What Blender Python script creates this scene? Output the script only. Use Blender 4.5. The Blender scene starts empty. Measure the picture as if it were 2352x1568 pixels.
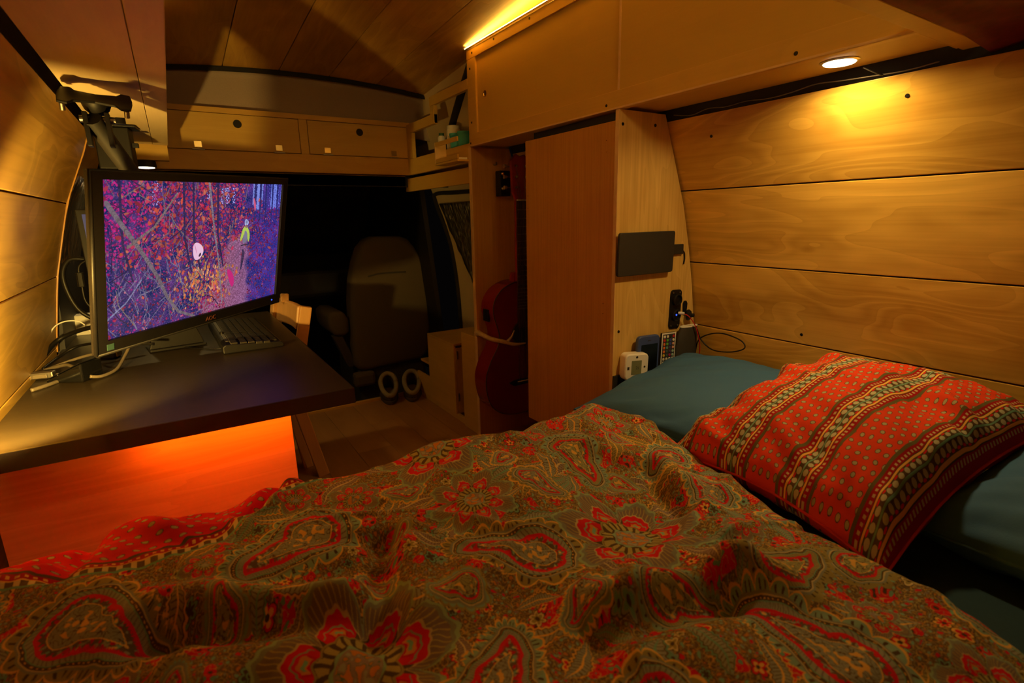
import bpy, bmesh, math, random
import numpy as np
from mathutils import Vector, Matrix

sc = bpy.context.scene
random.seed(7)
rng = np.random.default_rng(11)

# ------------------------------------------------------------------ camera
cam_d = bpy.data.cameras.new('camera'); cam = bpy.data.objects.new('camera', cam_d)
sc.collection.objects.link(cam); sc.camera = cam
CX = Vector((0.84249782, -0.53835522, -0.01926328))     # image right
CD = Vector((-0.14012562, -0.18448096, -0.97279576))    # image down
CF = Vector((0.52015596, 0.82227759, -0.23086216))      # forward
m = Matrix.Identity(4)
for i in range(3):
    m[i][0] = CX[i]; m[i][1] = -CD[i]; m[i][2] = -CF[i]
m[2][3] = 0.95
cam.matrix_world = m
cam_d.sensor_width = 36.0; cam_d.sensor_fit = 'HORIZONTAL'
cam_d.lens = 1199.0 / 2352.0 * 36.0
cam_d.clip_start = 0.02
cam_d.dof.use_dof = True; cam_d.dof.focus_distance = 1.35; cam_d.dof.aperture_fstop = 5.0

# ------------------------------------------------------------------ world, exposure
w = bpy.data.worlds.new('night'); sc.world = w; w.use_nodes = True
w.node_tree.nodes['Background'].inputs[0].default_value = (0.004, 0.003, 0.003, 1)
w.node_tree.nodes['Background'].inputs[1].default_value = 0.3
sc.view_settings.view_transform = 'Standard'; sc.view_settings.look = 'None'
sc.view_settings.exposure = 0.0; sc.view_settings.gamma = 1.0
sc.view_settings.use_curve_mapping = False
sc.cycles.max_bounces = 7; sc.cycles.transmission_bounces = 5

WARM = (1.0, 0.68, 0.23)
YEL = (1.0, 0.62, 0.08)
def area(name, loc, rot, sx, sy, power, col, shape='RECTANGLE', spread=180):
    d = bpy.data.lights.new(name, 'AREA'); d.shape = shape; d.size = sx
    if shape in ('RECTANGLE', 'ELLIPSE'): d.size_y = sy
    d.energy = power; d.color = col; d.spread = math.radians(spread)
    o = bpy.data.objects.new(name, d); o.location = loc; o.rotation_euler = rot
    sc.collection.objects.link(o); return o
PUCK_R = (1.137, 0.590, 1.231)
PUCK_L = (-0.045, 2.34, 1.150)
PUCK_B = (-0.07, 0.30, 1.212)
area('puck_light_right', (PUCK_R[0], PUCK_R[1], PUCK_R[2]-.008), (0, 0, 0), .05, .05, 2.4, WARM, 'DISK', 165)
area('puck_light_left', (PUCK_L[0], PUCK_L[1], PUCK_L[2]-.006), (0, 0, 0), .05, .05, 1.1, WARM, 'DISK', 150)
area('rear_fill_light', (0.5, -0.45, 1.52), (math.radians(25), 0, 0), .25, .25, 4.2, WARM, 'DISK', 180)  # added fill from behind the camera, no puck lamp is built here
LAMP = (-0.266, 0.990, 0.715)
area('led_right', (1.020, 1.05, 1.574), (0, math.radians(180), 0), .012, 1.7, 2.4, YEL)
area('led_left', (0.046, 1.1, 1.566), (0, math.radians(180), 0), .012, 2.2, 2.6, YEL)
area('led_desk', (0.05, 1.115, 0.560), (math.radians(20), 0, 0), .30, .012, .62, (1.0, 0.115, 0.003))

# ------------------------------------------------------------------ helpers
def link(o): sc.collection.objects.link(o); return o
def thing(name, label, cat, loc=(0, 0, 0), group=None):
    o = bpy.data.objects.new(name, None); link(o); o.location = loc; o.empty_display_size = .02
    o['label'] = label; o['category'] = cat
    if group: o['group'] = group
    return o
def tag(o, label, cat, group=None):
    o['label'] = label; o['category'] = cat
    if group: o['group'] = group
    return o
def parent(o, p):
    o.parent = p
    mw = Matrix.Identity(4); q = p
    while q:
        mw = q.matrix_basis if q.parent is None else q.parent.matrix_basis @ q.matrix_parent_inverse @ q.matrix_basis
        break
    o.matrix_parent_inverse = mw.inverted()
    return o

class MB:
    """collects simple shapes into one mesh"""
    def __init__(s): s.v = []; s.f = []
    def add(s, vs, fs):
        n = len(s.v); s.v += [tuple(v) for v in vs]; s.f += [tuple(i + n for i in f) for f in fs]; return s
    def box(s, x0, x1, y0, y1, z0, z1, M=None):
        vs = [(x, y, z) for x in (x0, x1) for y in (y0, y1) for z in (z0, z1)]
        if M: vs = [M @ Vector(v) for v in vs]
        return s.add(vs, [(0, 1, 3, 2), (4, 6, 7, 5), (0, 4, 5, 1), (2, 3, 7, 6), (0, 2, 6, 4), (1, 5, 7, 3)])
    def prism(s, poly, a, b, axis='Y', M=None):
        def P(p, t): return {'X': (t, p[0], p[1]), 'Y': (p[0], t, p[1]), 'Z': (p[0], p[1], t)}[axis]
        n = len(poly); vs = [P(p, a) for p in poly] + [P(p, b) for p in poly]
        if M: vs = [M @ Vector(v) for v in vs]
        return s.add(vs, [tuple(range(n))[::-1], tuple(range(n, 2 * n))] + [(i, (i + 1) % n, n + (i + 1) % n, n + i) for i in range(n)])
    def lathe(s, prof, seg=20, M=None):
        vs = []; fs = []
        for r, z in prof:
            for k in range(seg):
                a = 2 * math.pi * k / seg; vs.append((r * math.cos(a), r * math.sin(a), z))
        if M: vs = [M @ Vector(v) for v in vs]
        for i in range(len(prof) - 1):
            for k in range(seg):
                fs.append((i * seg + k, i * seg + (k + 1) % seg, (i + 1) * seg + (k + 1) % seg, (i + 1) * seg + k))
        fs.append(tuple(range(seg))[::-1]); fs.append(tuple((len(prof) - 1) * seg + k for k in range(seg)))
        return s.add(vs, fs)
    def cyl(s, p0, p1, r, r1=None, seg=16):
        p0 = Vector(p0); p1 = Vector(p1); d = p1 - p0
        M = Matrix.Translation(p0) @ d.to_track_quat('Z', 'Y').to_matrix().to_4x4()
        return s.lathe([(r, 0), (r if r1 is None else r1, d.length)], seg, M)
    def tube(s, pts, r, seg=8, smooth=True):
        pts = [Vector(p) for p in pts]
        if smooth and len(pts) > 2:
            out = []
            for i in range(len(pts) - 1):
                p0 = pts[max(i - 1, 0)]; p1 = pts[i]; p2 = pts[i + 1]; p3 = pts[min(i + 2, len(pts) - 1)]
                for k in range(6):
                    t = k / 6
                    out.append(.5 * ((2 * p1) + (-p0 + p2) * t + (2 * p0 - 5 * p1 + 4 * p2 - p3) * t * t + (-p0 + 3 * p1 - 3 * p2 + p3) * t ** 3))
            out.append(pts[-1]); rs = None
            if isinstance(r, (list, tuple)):
                rs = list(np.interp(np.linspace(0, len(r) - 1, len(out)), range(len(r)), r))
            pts = out
        else: rs = list(r) if isinstance(r, (list, tuple)) else None
        if rs is None: rs = [r] * len(pts)
        vs = []; fs = []; up = Vector((.13, .21, .97))
        for i, p in enumerate(pts):
            t = (pts[min(i + 1, len(pts) - 1)] - pts[max(i - 1, 0)]).normalized()
            a = t.cross(up)
            if a.length < 1e-3: a = t.cross(Vector((1, 0, 0)))
            a.normalize(); b = a.cross(t); up = b
            for k in range(seg):
                an = 2 * math.pi * k / seg; vs.append(p + (a * math.cos(an) + b * math.sin(an)) * rs[i])
        for i in range(len(pts) - 1):
            for k in range(seg):
                fs.append((i * seg + k, i * seg + (k + 1) % seg, (i + 1) * seg + (k + 1) % seg, (i + 1) * seg + k))
        fs.append(tuple(range(seg))[::-1]); fs.append(tuple((len(pts) - 1) * seg + k for k in range(seg)))
        return s.add(vs, fs)
    def build(s, name, mat, par=None, bevel=0, smooth=False, sub=0):
        me = bpy.data.meshes.new(name); me.from_pydata([tuple(v) for v in s.v], [], s.f); me.update()
        bm = bmesh.new(); bm.from_mesh(me); bmesh.ops.recalc_face_normals(bm, faces=bm.faces); bm.to_mesh(me); bm.free()
        o = link(bpy.data.objects.new(name, me)); me.materials.append(mat)
        if par: parent(o, par)
        if bevel:
            b = o.modifiers.new('bevel', 'BEVEL'); b.width = bevel; b.segments = 2; b.limit_method = 'ANGLE'; b.angle_limit = math.radians(40)
        if sub:
            b = o.modifiers.new('sub', 'SUBSURF'); b.levels = sub; b.render_levels = sub
        if smooth:
            for p in me.polygons: p.use_smooth = True
            if smooth != 'all':
                try: me.set_sharp_from_angle(angle=math.radians(38))
                except Exception: pass
        return o
def box(name, mat, b, par=None, bevel=.0012, M=None):
    return MB().box(*b, M=M).build(name, mat, par, bevel)
def rrect(w, h, r, n=5):
    pts = []
    for cx, cy, a0 in ((w/2 - r, h/2 - r, 0), (-w/2 + r, h/2 - r, 90), (-w/2 + r, -h/2 + r, 180), (w/2 - r, -h/2 + r, 270)):
        for k in range(n + 1):
            a = math.radians(a0 + 90 * k / n); pts.append((cx + r * math.cos(a), cy + r * math.sin(a)))
    return pts

# ------------------------------------------------------------------ materials
def newmat(name):
    mt = bpy.data.materials.new(name); mt.use_nodes = True
    nt = mt.node_tree; b = nt.nodes['Principled BSDF']; return mt, nt, b
def plain(name, col, rough=.5, metal=0, spec=.5, emit=None, estr=0, noise=0.0, nscale=40, bump=0):
    mt, nt, b = newmat(name)
    b.inputs['Base Color'].default_value = (*col, 1); b.inputs['Roughness'].default_value = rough
    b.inputs['Metallic'].default_value = metal; b.inputs['Specular IOR Level'].default_value = spec
    if emit: b.inputs['Emission Color'].default_value = (*emit, 1); b.inputs['Emission Strength'].default_value = estr
    N = nt.nodes; L = nt.links
    tc = N.new('ShaderNodeTexCoord'); nz = N.new('ShaderNodeTexNoise'); nz.inputs['Scale'].default_value = nscale; nz.inputs['Detail'].default_value = 4
    L.new(tc.outputs['Object'], nz.inputs['Vector'])
    if noise:
        mx = N.new('ShaderNodeMix'); mx.data_type = 'RGBA'
        mx.inputs[6].default_value = (*[c * (1 - noise) for c in col], 1); mx.inputs[7].default_value = (*[min(1, c * (1 + noise)) for c in col], 1)
        L.new(nz.outputs['Fac'], mx.inputs[0]); L.new(mx.outputs[2], b.inputs['Base Color'])
    if bump:
        bp = N.new('ShaderNodeBump'); bp.inputs['Strength'].default_value = bump; bp.inputs['Distance'].default_value = .002
        L.new(nz.outputs['Fac'], bp.inputs['Height']); L.new(bp.outputs[0], b.inputs['Normal'])
    return mt
def wood(name, c1, c2, axis='Y', rough=.42, rings=9.0, contrast=.55, knots=.8, scale=1.0, spec=.35, fibre=.25, perobj=.10):
    """solid wood: contour-like growth rings stretched along the grain, fibre streaks, knots"""
    mt, nt, b = newmat(name); N = nt.nodes; L = nt.links
    tc = N.new('ShaderNodeTexCoord'); oi = N.new('ShaderNodeObjectInfo')
    mul = N.new('ShaderNodeVectorMath'); mul.operation = 'SCALE'; mul.inputs[0].default_value = (13.1, 7.7, 5.3)
    L.new(oi.outputs['Random'], mul.inputs['Scale'])
    add = N.new('ShaderNodeVectorMath'); add.operation = 'ADD'
    L.new(tc.outputs['Object'], add.inputs[0]); L.new(mul.outputs[0], add.inputs[1])
    def mp(along, across):
        q = N.new('ShaderNodeMapping'); sca = {'X': (along, across, across), 'Y': (across, along, across), 'Z': (across, across, along)}[axis]
        q.inputs['Scale'].default_value = [k * scale for k in sca]; L.new(add.outputs[0], q.inputs['Vector']); return q
    def noise(vec, s, d, dist=0):
        n = N.new('ShaderNodeTexNoise'); n.inputs['Scale'].default_value = s; n.inputs['Detail'].default_value = d; n.inputs['Distortion'].default_value = dist
        L.new(vec, n.inputs['Vector']); return n
    def math_(op, a, bb=None, c=None):
        q = N.new('ShaderNodeMath'); q.operation = op
        for i, v in enumerate((a, bb, c)):
            if v is None: continue
            if isinstance(v, (int, float)): q.inputs[i].default_value = v
            else: L.new(v, q.inputs[i])
        return q.outputs[0]
    def mrange(v, a, bb, c, d):
        q = N.new('ShaderNodeMapRange'); q.interpolation_type = 'SMOOTHSTEP'
        for i, x in enumerate((v, a, bb, c, d)):
            if isinstance(x, (int, float)): q.inputs[i].default_value = x
            else: L.new(x, q.inputs[i])
        return q.outputs[0]
    base = noise(mp(.9, 4.2).outputs[0], 1.0, 2.0, .9)
    vk = N.new('ShaderNodeTexVoronoi'); vk.inputs['Scale'].default_value = 1.0; L.new(mp(3.2, 7.0).outputs[0], vk.inputs['Vector'])
    kd = mrange(vk.outputs['Distance'], .0, .42, 1.0, 0.0)
    g = math_('MULTIPLY_ADD', kd, .15 * knots, base.outputs['Fac'])
    r = math_('MULTIPLY', g, rings); fr = math_('FRACT', r); pp = math_('PINGPONG', r, .5)
    ring = mrange(pp, .05, .5, 0.0, 1.0)
    saw = math_('POWER', fr, 3.0)
    band = math_('MULTIPLY_ADD', saw, .5, math_('MULTIPLY', ring, .5))
    fib = noise(mp(2.2, 150).outputs[0], 1.0, 3)
    fibm = mrange(fib.outputs['Fac'], .35, .75, 0.0, 1.0)
    blot = noise(mp(1.4, 4).outputs[0], 1.3, 3, .6)
    blm = mrange(blot.outputs['Fac'], .35, .68, 0.0, 1.0)
    f = math_('MULTIPLY', band, contrast * .5)
    f = math_('MULTIPLY_ADD', fibm, fibre * .5, f)
    f = math_('MULTIPLY_ADD', blm, contrast * .55, f)
    kc = mrange(vk.outputs['Distance'], .03, .10, 1.0, 0.0)
    f = math_('MULTIPLY_ADD', kc, knots * .6, f)
    rnd = math_('MULTIPLY_ADD', oi.outputs['Random'], perobj * 2, -perobj)
    f = math_('ADD', f, rnd); f = math_('MINIMUM', math_('MAXIMUM', f, 0.0), 1.0)
    mx = N.new('ShaderNodeMix'); mx.data_type = 'RGBA'; mx.inputs[6].default_value = (*c1, 1); mx.inputs[7].default_value = (*c2, 1)
    L.new(f, mx.inputs[0]); L.new(mx.outputs[2], b.inputs['Base Color'])
    b.inputs['Roughness'].default_value = rough; b.inputs['Specular IOR Level'].default_value = spec
    bp = N.new('ShaderNodeBump'); bp.inputs['Strength'].default_value = .12; bp.inputs['Distance'].default_value = .001
    L.new(fib.outputs['Fac'], bp.inputs['Height']); L.new(bp.outputs[0], b.inputs['Normal'])
    return mt

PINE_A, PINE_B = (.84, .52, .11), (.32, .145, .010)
M_plankR = wood('pine_plank_wall', PINE_A, PINE_B, 'Y', rings=17, contrast=.74, knots=.6, rough=.36)
M_plankL = wood('pine_plank_wall_left', PINE_A, PINE_B, 'Y', rings=13, contrast=.85, knots=.4, rough=.42, scale=.9)
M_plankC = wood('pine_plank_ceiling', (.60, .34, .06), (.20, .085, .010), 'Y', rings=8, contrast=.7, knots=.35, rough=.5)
M_ply = wood('birch_ply', (.66, .42, .08), (.47, .26, .04), 'X', rings=7, contrast=.5, knots=.0, rough=.45, scale=1.2, fibre=.2)
M_plyY = wood('birch_ply_length', (.62, .40, .07), (.53, .32, .05), 'Y', rings=5, contrast=.3, knots=.0, rough=.5, scale=1.0, fibre=.2, perobj=.03)
M_plyZ = wood('birch_ply_upright', (.80, .54, .17), (.50, .27, .05), 'Z', rings=10, contrast=.8, knots=.25, rough=.42, scale=1.1, fibre=.5)
M_under = wood('birch_ply_underside', (.84, .64, .34), (.62, .44, .20), 'Y', rings=9, contrast=.5, knots=.0, rough=.5, scale=1.3, fibre=.2)
M_beech = wood('beech_laminate', (.56, .28, .045), (.40, .18, .024), 'Z', rings=18, contrast=.35, knots=0, rough=.38, scale=1.4, fibre=1.0)
M_rail = wood('pine_rail', (.66, .42, .08), (.46, .26, .04), 'Y', rings=5, contrast=.5, knots=.2, rough=.45)
M_railX = wood('pine_rail_across', (.66, .39, .07), (.44, .22, .03), 'X', rings=5, contrast=.55, knots=.8, rough=.45)
M_edge = plain('plywood_edge', (.72, .50, .22), .6, noise=.15)
M_floor = wood('floor_laminate', (.42, .225, .075), (.27, .125, .032), 'Y', rings=4, contrast=.6, knots=0, rough=.3, perobj=.3)
M_panel = wood('maple_ply_panel', (.80, .56, .30), (.50, .26, .10), 'X', rings=11, contrast=.7, knots=.0, rough=.45, scale=1.1)
M_chair = wood('beech_chair', (.66, .36, .13), (.45, .22, .06), 'Z', rings=5, contrast=.5, knots=.0, rough=.35)
M_gap = plain('dark_gap', (.010, .008, .007), .8, noise=.3)
M_black = plain('black_plastic', (.007, .006, .006), .48, spec=.3, noise=.2)
M_blackm = plain('black_matte', (.018, .016, .014), .6, noise=.2)
M_desk = wood('black_ash_desktop', (.026, .019, .010), (.040, .029, .014), 'X', rings=9, contrast=.4, knots=0, rough=.36, spec=.55, fibre=.5)
M_deskedge = plain('black_desk_edge', (.012, .008, .007), .5, noise=.2)
M_metal = plain('dull_steel', (.42, .40, .36), .35, 1.0, noise=.1)
M_brass = plain('brass', (.78, .58, .22), .25, 1.0, noise=.1)
M_screw = plain('black_screw', (.02, .018, .016), .4, .6)
M_white = plain('white_plastic', (.82, .80, .76), .35, noise=.03)
M_cream = plain('cream_body_panel', (.55, .42, .24), .5, noise=.1, nscale=8)
M_head = plain('headliner', (.34, .26, .21), .95, noise=.15, nscale=300, bump=.2)
M_seat = plain('seat_fabric', (.115, .085, .045), .95, noise=.25, nscale=400, bump=.3)
M_seatd = plain('seat_trim', (.05, .04, .03), .8, noise=.2)
M_teal = plain('teal_cotton', (.036, .120, .27), .85, noise=.12, nscale=500, bump=.15)
M_reds = plain('dark_red_cloth', (.15, .002, .007), .8, noise=.5, nscale=60)
M_gtop = wood('cherry_guitar_top', (.17, .010, .006), (.09, .006, .004), 'Z', rings=30, contrast=.25, knots=0, rough=.22, spec=.6)
M_gside = wood('cherry_guitar_side', (.28, .016, .008), (.16, .009, .005), 'Z', rings=8, contrast=.4, knots=0, rough=.2, spec=.6)
M_fret = wood('rosewood', (.055, .025, .016), (.03, .013, .009), 'Z', rings=12, contrast=.5, knots=0, rough=.4)
M_gray = plain('grey_cable', (.16, .13, .09), .4, noise=.1)
M_bone = plain('antler_bone', (.50, .38, .20), .5, noise=.3, nscale=90, bump=.3)
M_fleece = plain('slipper_fleece', (.30, .25, .15), .95, noise=.3, nscale=200, bump=.8)
M_brown = plain('slipper_suede', (.07, .045, .03), .9, noise=.2)
M_blue = plain('blue_phone_case', (.045, .075, .26), .45, noise=.1)
M_glassd = plain('dark_glass', (.006, .006, .006), .08, spec=.6)
M_mattress = plain('dark_teal_sheet', (.010, .040, .060), .9, noise=.15, nscale=300)
M_lcd = plain('lcd_grey', (.20, .22, .12), .3, noise=.05)
M_ink = plain('dark_print', (.03, .025, .02), .5)
M_carpet = plain('black_carpet', (.012, .010, .012), .95, noise=.4, nscale=120)
M_dark = plain('black_vinyl', (.008, .006, .007), .55, noise=.3)

def emis(name, col, s):
    mt, nt, b = newmat(name); b.inputs['Base Color'].default_value = (0, 0, 0, 1)
    b.inputs['Emission Color'].default_value = (*col, 1); b.inputs['Emission Strength'].default_value = s
    return mt
M_puck = emis('puck_glow', (1.0, .80, .50), 9)
M_led = emis('led_glow', (1.0, .74, .20), 30)
M_led2 = emis('led_orange', (1.0, .25, .02), 4)
M_bluedot = emis('blue_led', (.04, .12, 1.0), 1.6)
M_scr2 = emis('dim_screen', (.10, .12, .30), .35)

def reflectix(name, col=(.62, .58, .50), stretch=(1, 1, 1), rough=.3):
    mt, nt, b = newmat(name); N = nt.nodes; L = nt.links
    b.inputs['Base Color'].default_value = (*col, 1); b.inputs['Metallic'].default_value = 1; b.inputs['Roughness'].default_value = rough
    tc = N.new('ShaderNodeTexCoord'); mp = N.new('ShaderNodeMapping'); mp.inputs['Scale'].default_value = stretch
    L.new(tc.outputs['Object'], mp.inputs[0])
    v = N.new('ShaderNodeTexVoronoi'); v.inputs['Scale'].default_value = 60; L.new(mp.outputs[0], v.inputs['Vector'])
    n = N.new('ShaderNodeTexNoise'); n.inputs['Scale'].default_value = 14; n.inputs['Detail'].default_value = 5; L.new(mp.outputs[0], n.inputs['Vector'])
    ad = N.new('ShaderNodeMath'); ad.operation = 'ADD'; L.new(v.outputs['Distance'], ad.inputs[0]); L.new(n.outputs['Fac'], ad.inputs[1])
    bp = N.new('ShaderNodeBump'); bp.inputs['Strength'].default_value = .9; bp.inputs['Distance'].default_value = .006
    L.new(ad.outputs[0], bp.inputs['Height']); L.new(bp.outputs[0], b.inputs['Normal'])
    return mt
M_refl = reflectix('silver_bubble_foil', stretch=(1, 3, .35))
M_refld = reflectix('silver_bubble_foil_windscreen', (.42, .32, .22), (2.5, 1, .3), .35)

# ---------------------------------------------------------- numpy pictures (generated here, mapped by uv)
def fblur(a, lo, hi=None):
    """band-pass / low-pass a noise field; lo, hi in pixels"""
    h, w_ = a.shape; fy = np.fft.fftfreq(h)[:, None]; fx = np.fft.rfftfreq(w_)[None]
    r2 = fx * fx + fy * fy; g = np.exp(-r2 * (lo * lo) * 2 * np.pi ** 2 / 2)
    if hi: g = g - np.exp(-r2 * (hi * hi) * 2 * np.pi ** 2 / 2)
    o = np.fft.irfft2(np.fft.rfft2(a) * g, s=a.shape); return (o / (o.std() + 1e-9)).astype(np.float32)
def to_image(name, arr):
    h, w_, _ = arr.shape
    im = bpy.data.images.new(name, w_, h, float_buffer=False)
    px = np.ones((h, w_, 4), np.float32)
    a = np.clip(arr, 0, 1); px[..., :3] = np.where(a <= .0031308, a * 12.92, 1.055 * a ** (1 / 2.4) - .055)
    im.pixels.foreach_set(px[::-1].ravel() if False else px.ravel()); im.update(); im.pack(); return im
def cloth_mat(name, im, rough=.9, bump=.15):
    mt, nt, b = newmat(name); N = nt.nodes; L = nt.links
    t = N.new('ShaderNodeTexImage'); t.image = im; t.extension = 'EXTEND'
    uv = N.new('ShaderNodeUVMap'); L.new(uv.outputs[0], t.inputs[0])
    L.new(t.outputs[0], b.inputs['Base Color']); b.inputs['Roughness'].default_value = rough; b.inputs['Specular IOR Level'].default_value = .15
    tc = N.new('ShaderNodeTexCoord'); n = N.new('ShaderNodeTexNoise'); n.inputs['Scale'].default_value = 90; n.inputs['Detail'].default_value = 5
    L.new(tc.outputs['Object'], n.inputs['Vector'])
    bp = N.new('ShaderNodeBump'); bp.inputs['Strength'].default_value = bump; bp.inputs['Distance'].default_value = .003
    L.new(n.outputs['Fac'], bp.inputs['Height']); L.new(bp.outputs[0], b.inputs['Normal'])
    return mt

RED = np.array((.62, .012, .012), np.float32); GOLD = np.array((.74, .40, .085), np.float32)
OLIVE = np.array((.30, .24, .075), np.float32); GREYB = np.array((.27, .275, .20), np.float32)
TEAL = np.array((.16, .32, .22), np.float32); DARK = np.array((.075, .045, .018), np.float32)
VIOL = np.array((.28, .20, .17), np.float32); CREAM = np.array((.60, .46, .22), np.float32); ORNG = np.array((.60, .22, .03), np.float32)

UX0, UX1, UY0, UY1 = -.36, 1.0, -.26, 1.14        # cloth area covered by the duvet print
def make_paisley():
    W = 2304; H = int(W * (UY1 - UY0) / (UX1 - UX0)); s = (UX1 - UX0) / W
    r = np.random.default_rng(5)
    nz = r.standard_normal((H, W)).astype(np.float32)
    big = fblur(nz, 22, 60); fine = fblur(r.standard_normal((H, W)).astype(np.float32), 4.2, 8)
    fine2 = fblur(r.standard_normal((H, W)).astype(np.float32), 6.0, 11)
    img = np.empty((H, W, 3), np.float32); img[:] = DARK * 1.9
    img[np.abs(fine) < .24] = OLIVE * 1.1
    img[(np.abs(fine2) < .15)] = GOLD * .7
    img[(fine > 1.25)] = GREYB; img[fine > 1.75] = TEAL * 1.2; img[fine < -1.6] = ORNG * .8; img[(fine2 < -1.35)] = VIOL * .8; img[(fine2 < -1.8)] = RED * .9
    redm = big > .85
    img[redm] = RED; img[redm & (np.abs(fine2) < .16)] = GOLD * .8; img[redm & (fine2 > 1.25)] = TEAL; img[redm & (fine2 < -1.5)] = DARK
    wob = fblur(r.standard_normal((H, W)).astype(np.float32), 14, 40)
    wob2 = fblur(r.standard_normal((H, W)).astype(np.float32), 14, 40)
    def window(cx, cy, R):
        x0 = int(max(0, (cx - R - UX0) / s)); x1 = int(min(W, (cx + R - UX0) / s)); y0 = int(max(0, (cy - R - UY0) / s)); y1 = int(min(H, (cy + R - UY0) / s))
        if x1 <= x0 or y1 <= y0: return None
        yy, xx = np.mgrid[y0:y1, x0:x1].astype(np.float32)
        X = xx * s + UX0 - cx + wob[y0:y1, x0:x1] * .0011; Y = yy * s + UY0 - cy + wob2[y0:y1, x0:x1] * .0011
        return slice(y0, y1), slice(x0, x1), X, Y
    def put(sy, sx, mask, c, k=1.0): img[sy, sx][mask] = c * k
    def paisley(cx, cy, size, rot, flip=1, var=0):
        wd = window(cx, cy, size * 2.1)
        if wd is None: return
        sy, sx, X, Y = wd; ca, sa = math.cos(rot), math.sin(rot)
        x = (X * ca + Y * sa) / size * flip; y = (-X * sa + Y * ca) / size
        sd = np.full(X.shape, 9, np.float32); tt = np.zeros(X.shape, np.float32); aa = np.zeros(X.shape, np.float32)
        for k in range(34):
            t = k / 33; px = .62 * (t ** 1.5) * math.sin(2.7 * t) * 1.15; py = -.30 + 1.25 * math.sin(1.75 * t) * t ** .8
            rr = .62 * (1 - t) ** .62 + .015
            dx = x - px; dy = y - py; d = np.sqrt(dx * dx + dy * dy) - rr
            mk = d < sd; sd[mk] = d[mk]; tt[mk] = t; aa[mk] = np.arctan2(dy, dx)[mk]
        ph = aa * .62 + tt * 2.6; q = -sd * size
        fz = fine[sy, sx]; f2 = fine2[sy, sx]
        S = size / .11
        sc_ = np.abs(np.sin(ph * 9)) ** .6 * .016 * S + .004
        pet = (q < 0) & (q > -sc_)
        put(sy, sx, pet, GOLD if var % 2 == 0 else OLIVE, .95)
        put(sy, sx, pet & (q > -sc_ + .0030) , TEAL * .7 + GREYB * .4 if var % 3 else OLIVE * .9)
        put(sy, sx, pet & (q > -sc_ + .0058) & (np.abs(np.sin(ph * 27)) < .45), DARK)
        put(sy, sx, (q > -.0025) & (q < .0), GREYB * .8)
        put(sy, sx, (q >= 0) & (q < .0016), CREAM, .8)
        b1 = (q >= .0016) & (q < .0075 * S); put(sy, sx, b1, DARK * 1.2); put(sy, sx, b1 & (np.sin(ph * 60) > .35) & (q > .003) & (q < .0062 * S), CREAM if var % 2 else GOLD, .85)
        put(sy, sx, (q >= .0075 * S) & (q < .0092 * S), TEAL)
        b2 = (q >= .0092 * S) & (q < .018 * S); put(sy, sx, b2, GREYB if var % 2 == 0 else OLIVE); put(sy, sx, b2 & (np.abs(np.sin(ph * 34 + q * 300)) < .38), VIOL * .6)
        zig = .018 * S + .005 * S * (np.abs(((ph * 7.5) % 1) - .5) * 2)
        b3 = (q >= .018 * S) & (q < zig + .0045 * S); put(sy, sx, b3, RED)
        b4 = (q >= zig + .0045 * S); put(sy, sx, b4, DARK * 1.3 + VIOL * .12)
        put(sy, sx, b4 & (fz > .7), GREYB); put(sy, sx, b4 & (f2 < -1.0), RED * .7); put(sy, sx, b4 & (f2 > 1.15), TEAL * 1.1); put(sy, sx, b4 & (f2 > 1.7), GOLD)
        put(sy, sx, (q >= .034 * S) & (q < .0356 * S), GOLD)
        b5 = (q >= .0356 * S); put(sy, sx, b5, OLIVE * .8 + TEAL * .2 if var % 2 else GREYB * .9)
        put(sy, sx, b5 & (np.abs(fz) < .25), DARK * 1.5); put(sy, sx, (q > .046 * S) & (f2 > .4), GOLD * .9)
    def flower(cx, cy, R, n, rot=0, var=0):
        wd = window(cx, cy, R * 1.15)
        if wd is None: return
        sy, sx, X, Y = wd; th = np.arctan2(Y, X) + rot; rr = np.sqrt(X * X + Y * Y) / R
        fz = fine[sy, sx]; f2 = fine2[sy, sx]
        pm = np.abs(np.cos(th * n / 2)); edge = .52 + .42 * pm ** .55 + .05 * pm ** 12
        edge = edge + .018 * np.sin(th * n * 6)
        f = rr / edge
        put(sy, sx, f < 1.0, TEAL * .75 + OLIVE * .5); put(sy, sx, f < .955, GREYB * .75)
        bd = (f < .90) & (f > .72); put(sy, sx, bd, VIOL * .55 + DARK * .5); put(sy, sx, bd & (np.abs(np.sin(th * n * 7)) < .35), OLIVE * 1.2)
        put(sy, sx, (f <= .72) & (f > .69), CREAM, .8)
        rd = f <= .69 + .0 * f; put(sy, sx, rd & (pm > .35), RED); put(sy, sx, rd & (pm <= .35), DARK * 1.3)
        put(sy, sx, (f <= .60) & (f > .575) & (pm > .45), GREYB * 1.1)
        put(sy, sx, (f <= .54) & (pm > .78), RED * .8); put(sy, sx, (f <= .54) & (f > .44) & (pm > .86), ORNG); put(sy, sx, (f <= .50) & (f > .46) & (pm > .95), TEAL * 1.4)
        e2 = .36 + .05 * np.abs(np.cos(th * n))
        put(sy, sx, rr < e2, OLIVE); put(sy, sx, rr < e2 - .025, DARK * 1.2); put(sy, sx, (rr < e2 - .03) & (np.abs(np.sin(th * n * 1.5)) > .6) & (rr > .25), OLIVE * 1.3)
        put(sy, sx, rr < .24 + .015 * np.sin(th * 9), TEAL * .9 + OLIVE * .3); put(sy, sx, rr < .215, VIOL); put(sy, sx, (rr < .20) & (f2 > .1), ORNG * .9); put(sy, sx, (rr < .2) & (np.abs(f2 - .1) < .12), TEAL * .5)
        put(sy, sx, (rr < .2) & (f2 < -.9), GREYB * 1.2)
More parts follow.
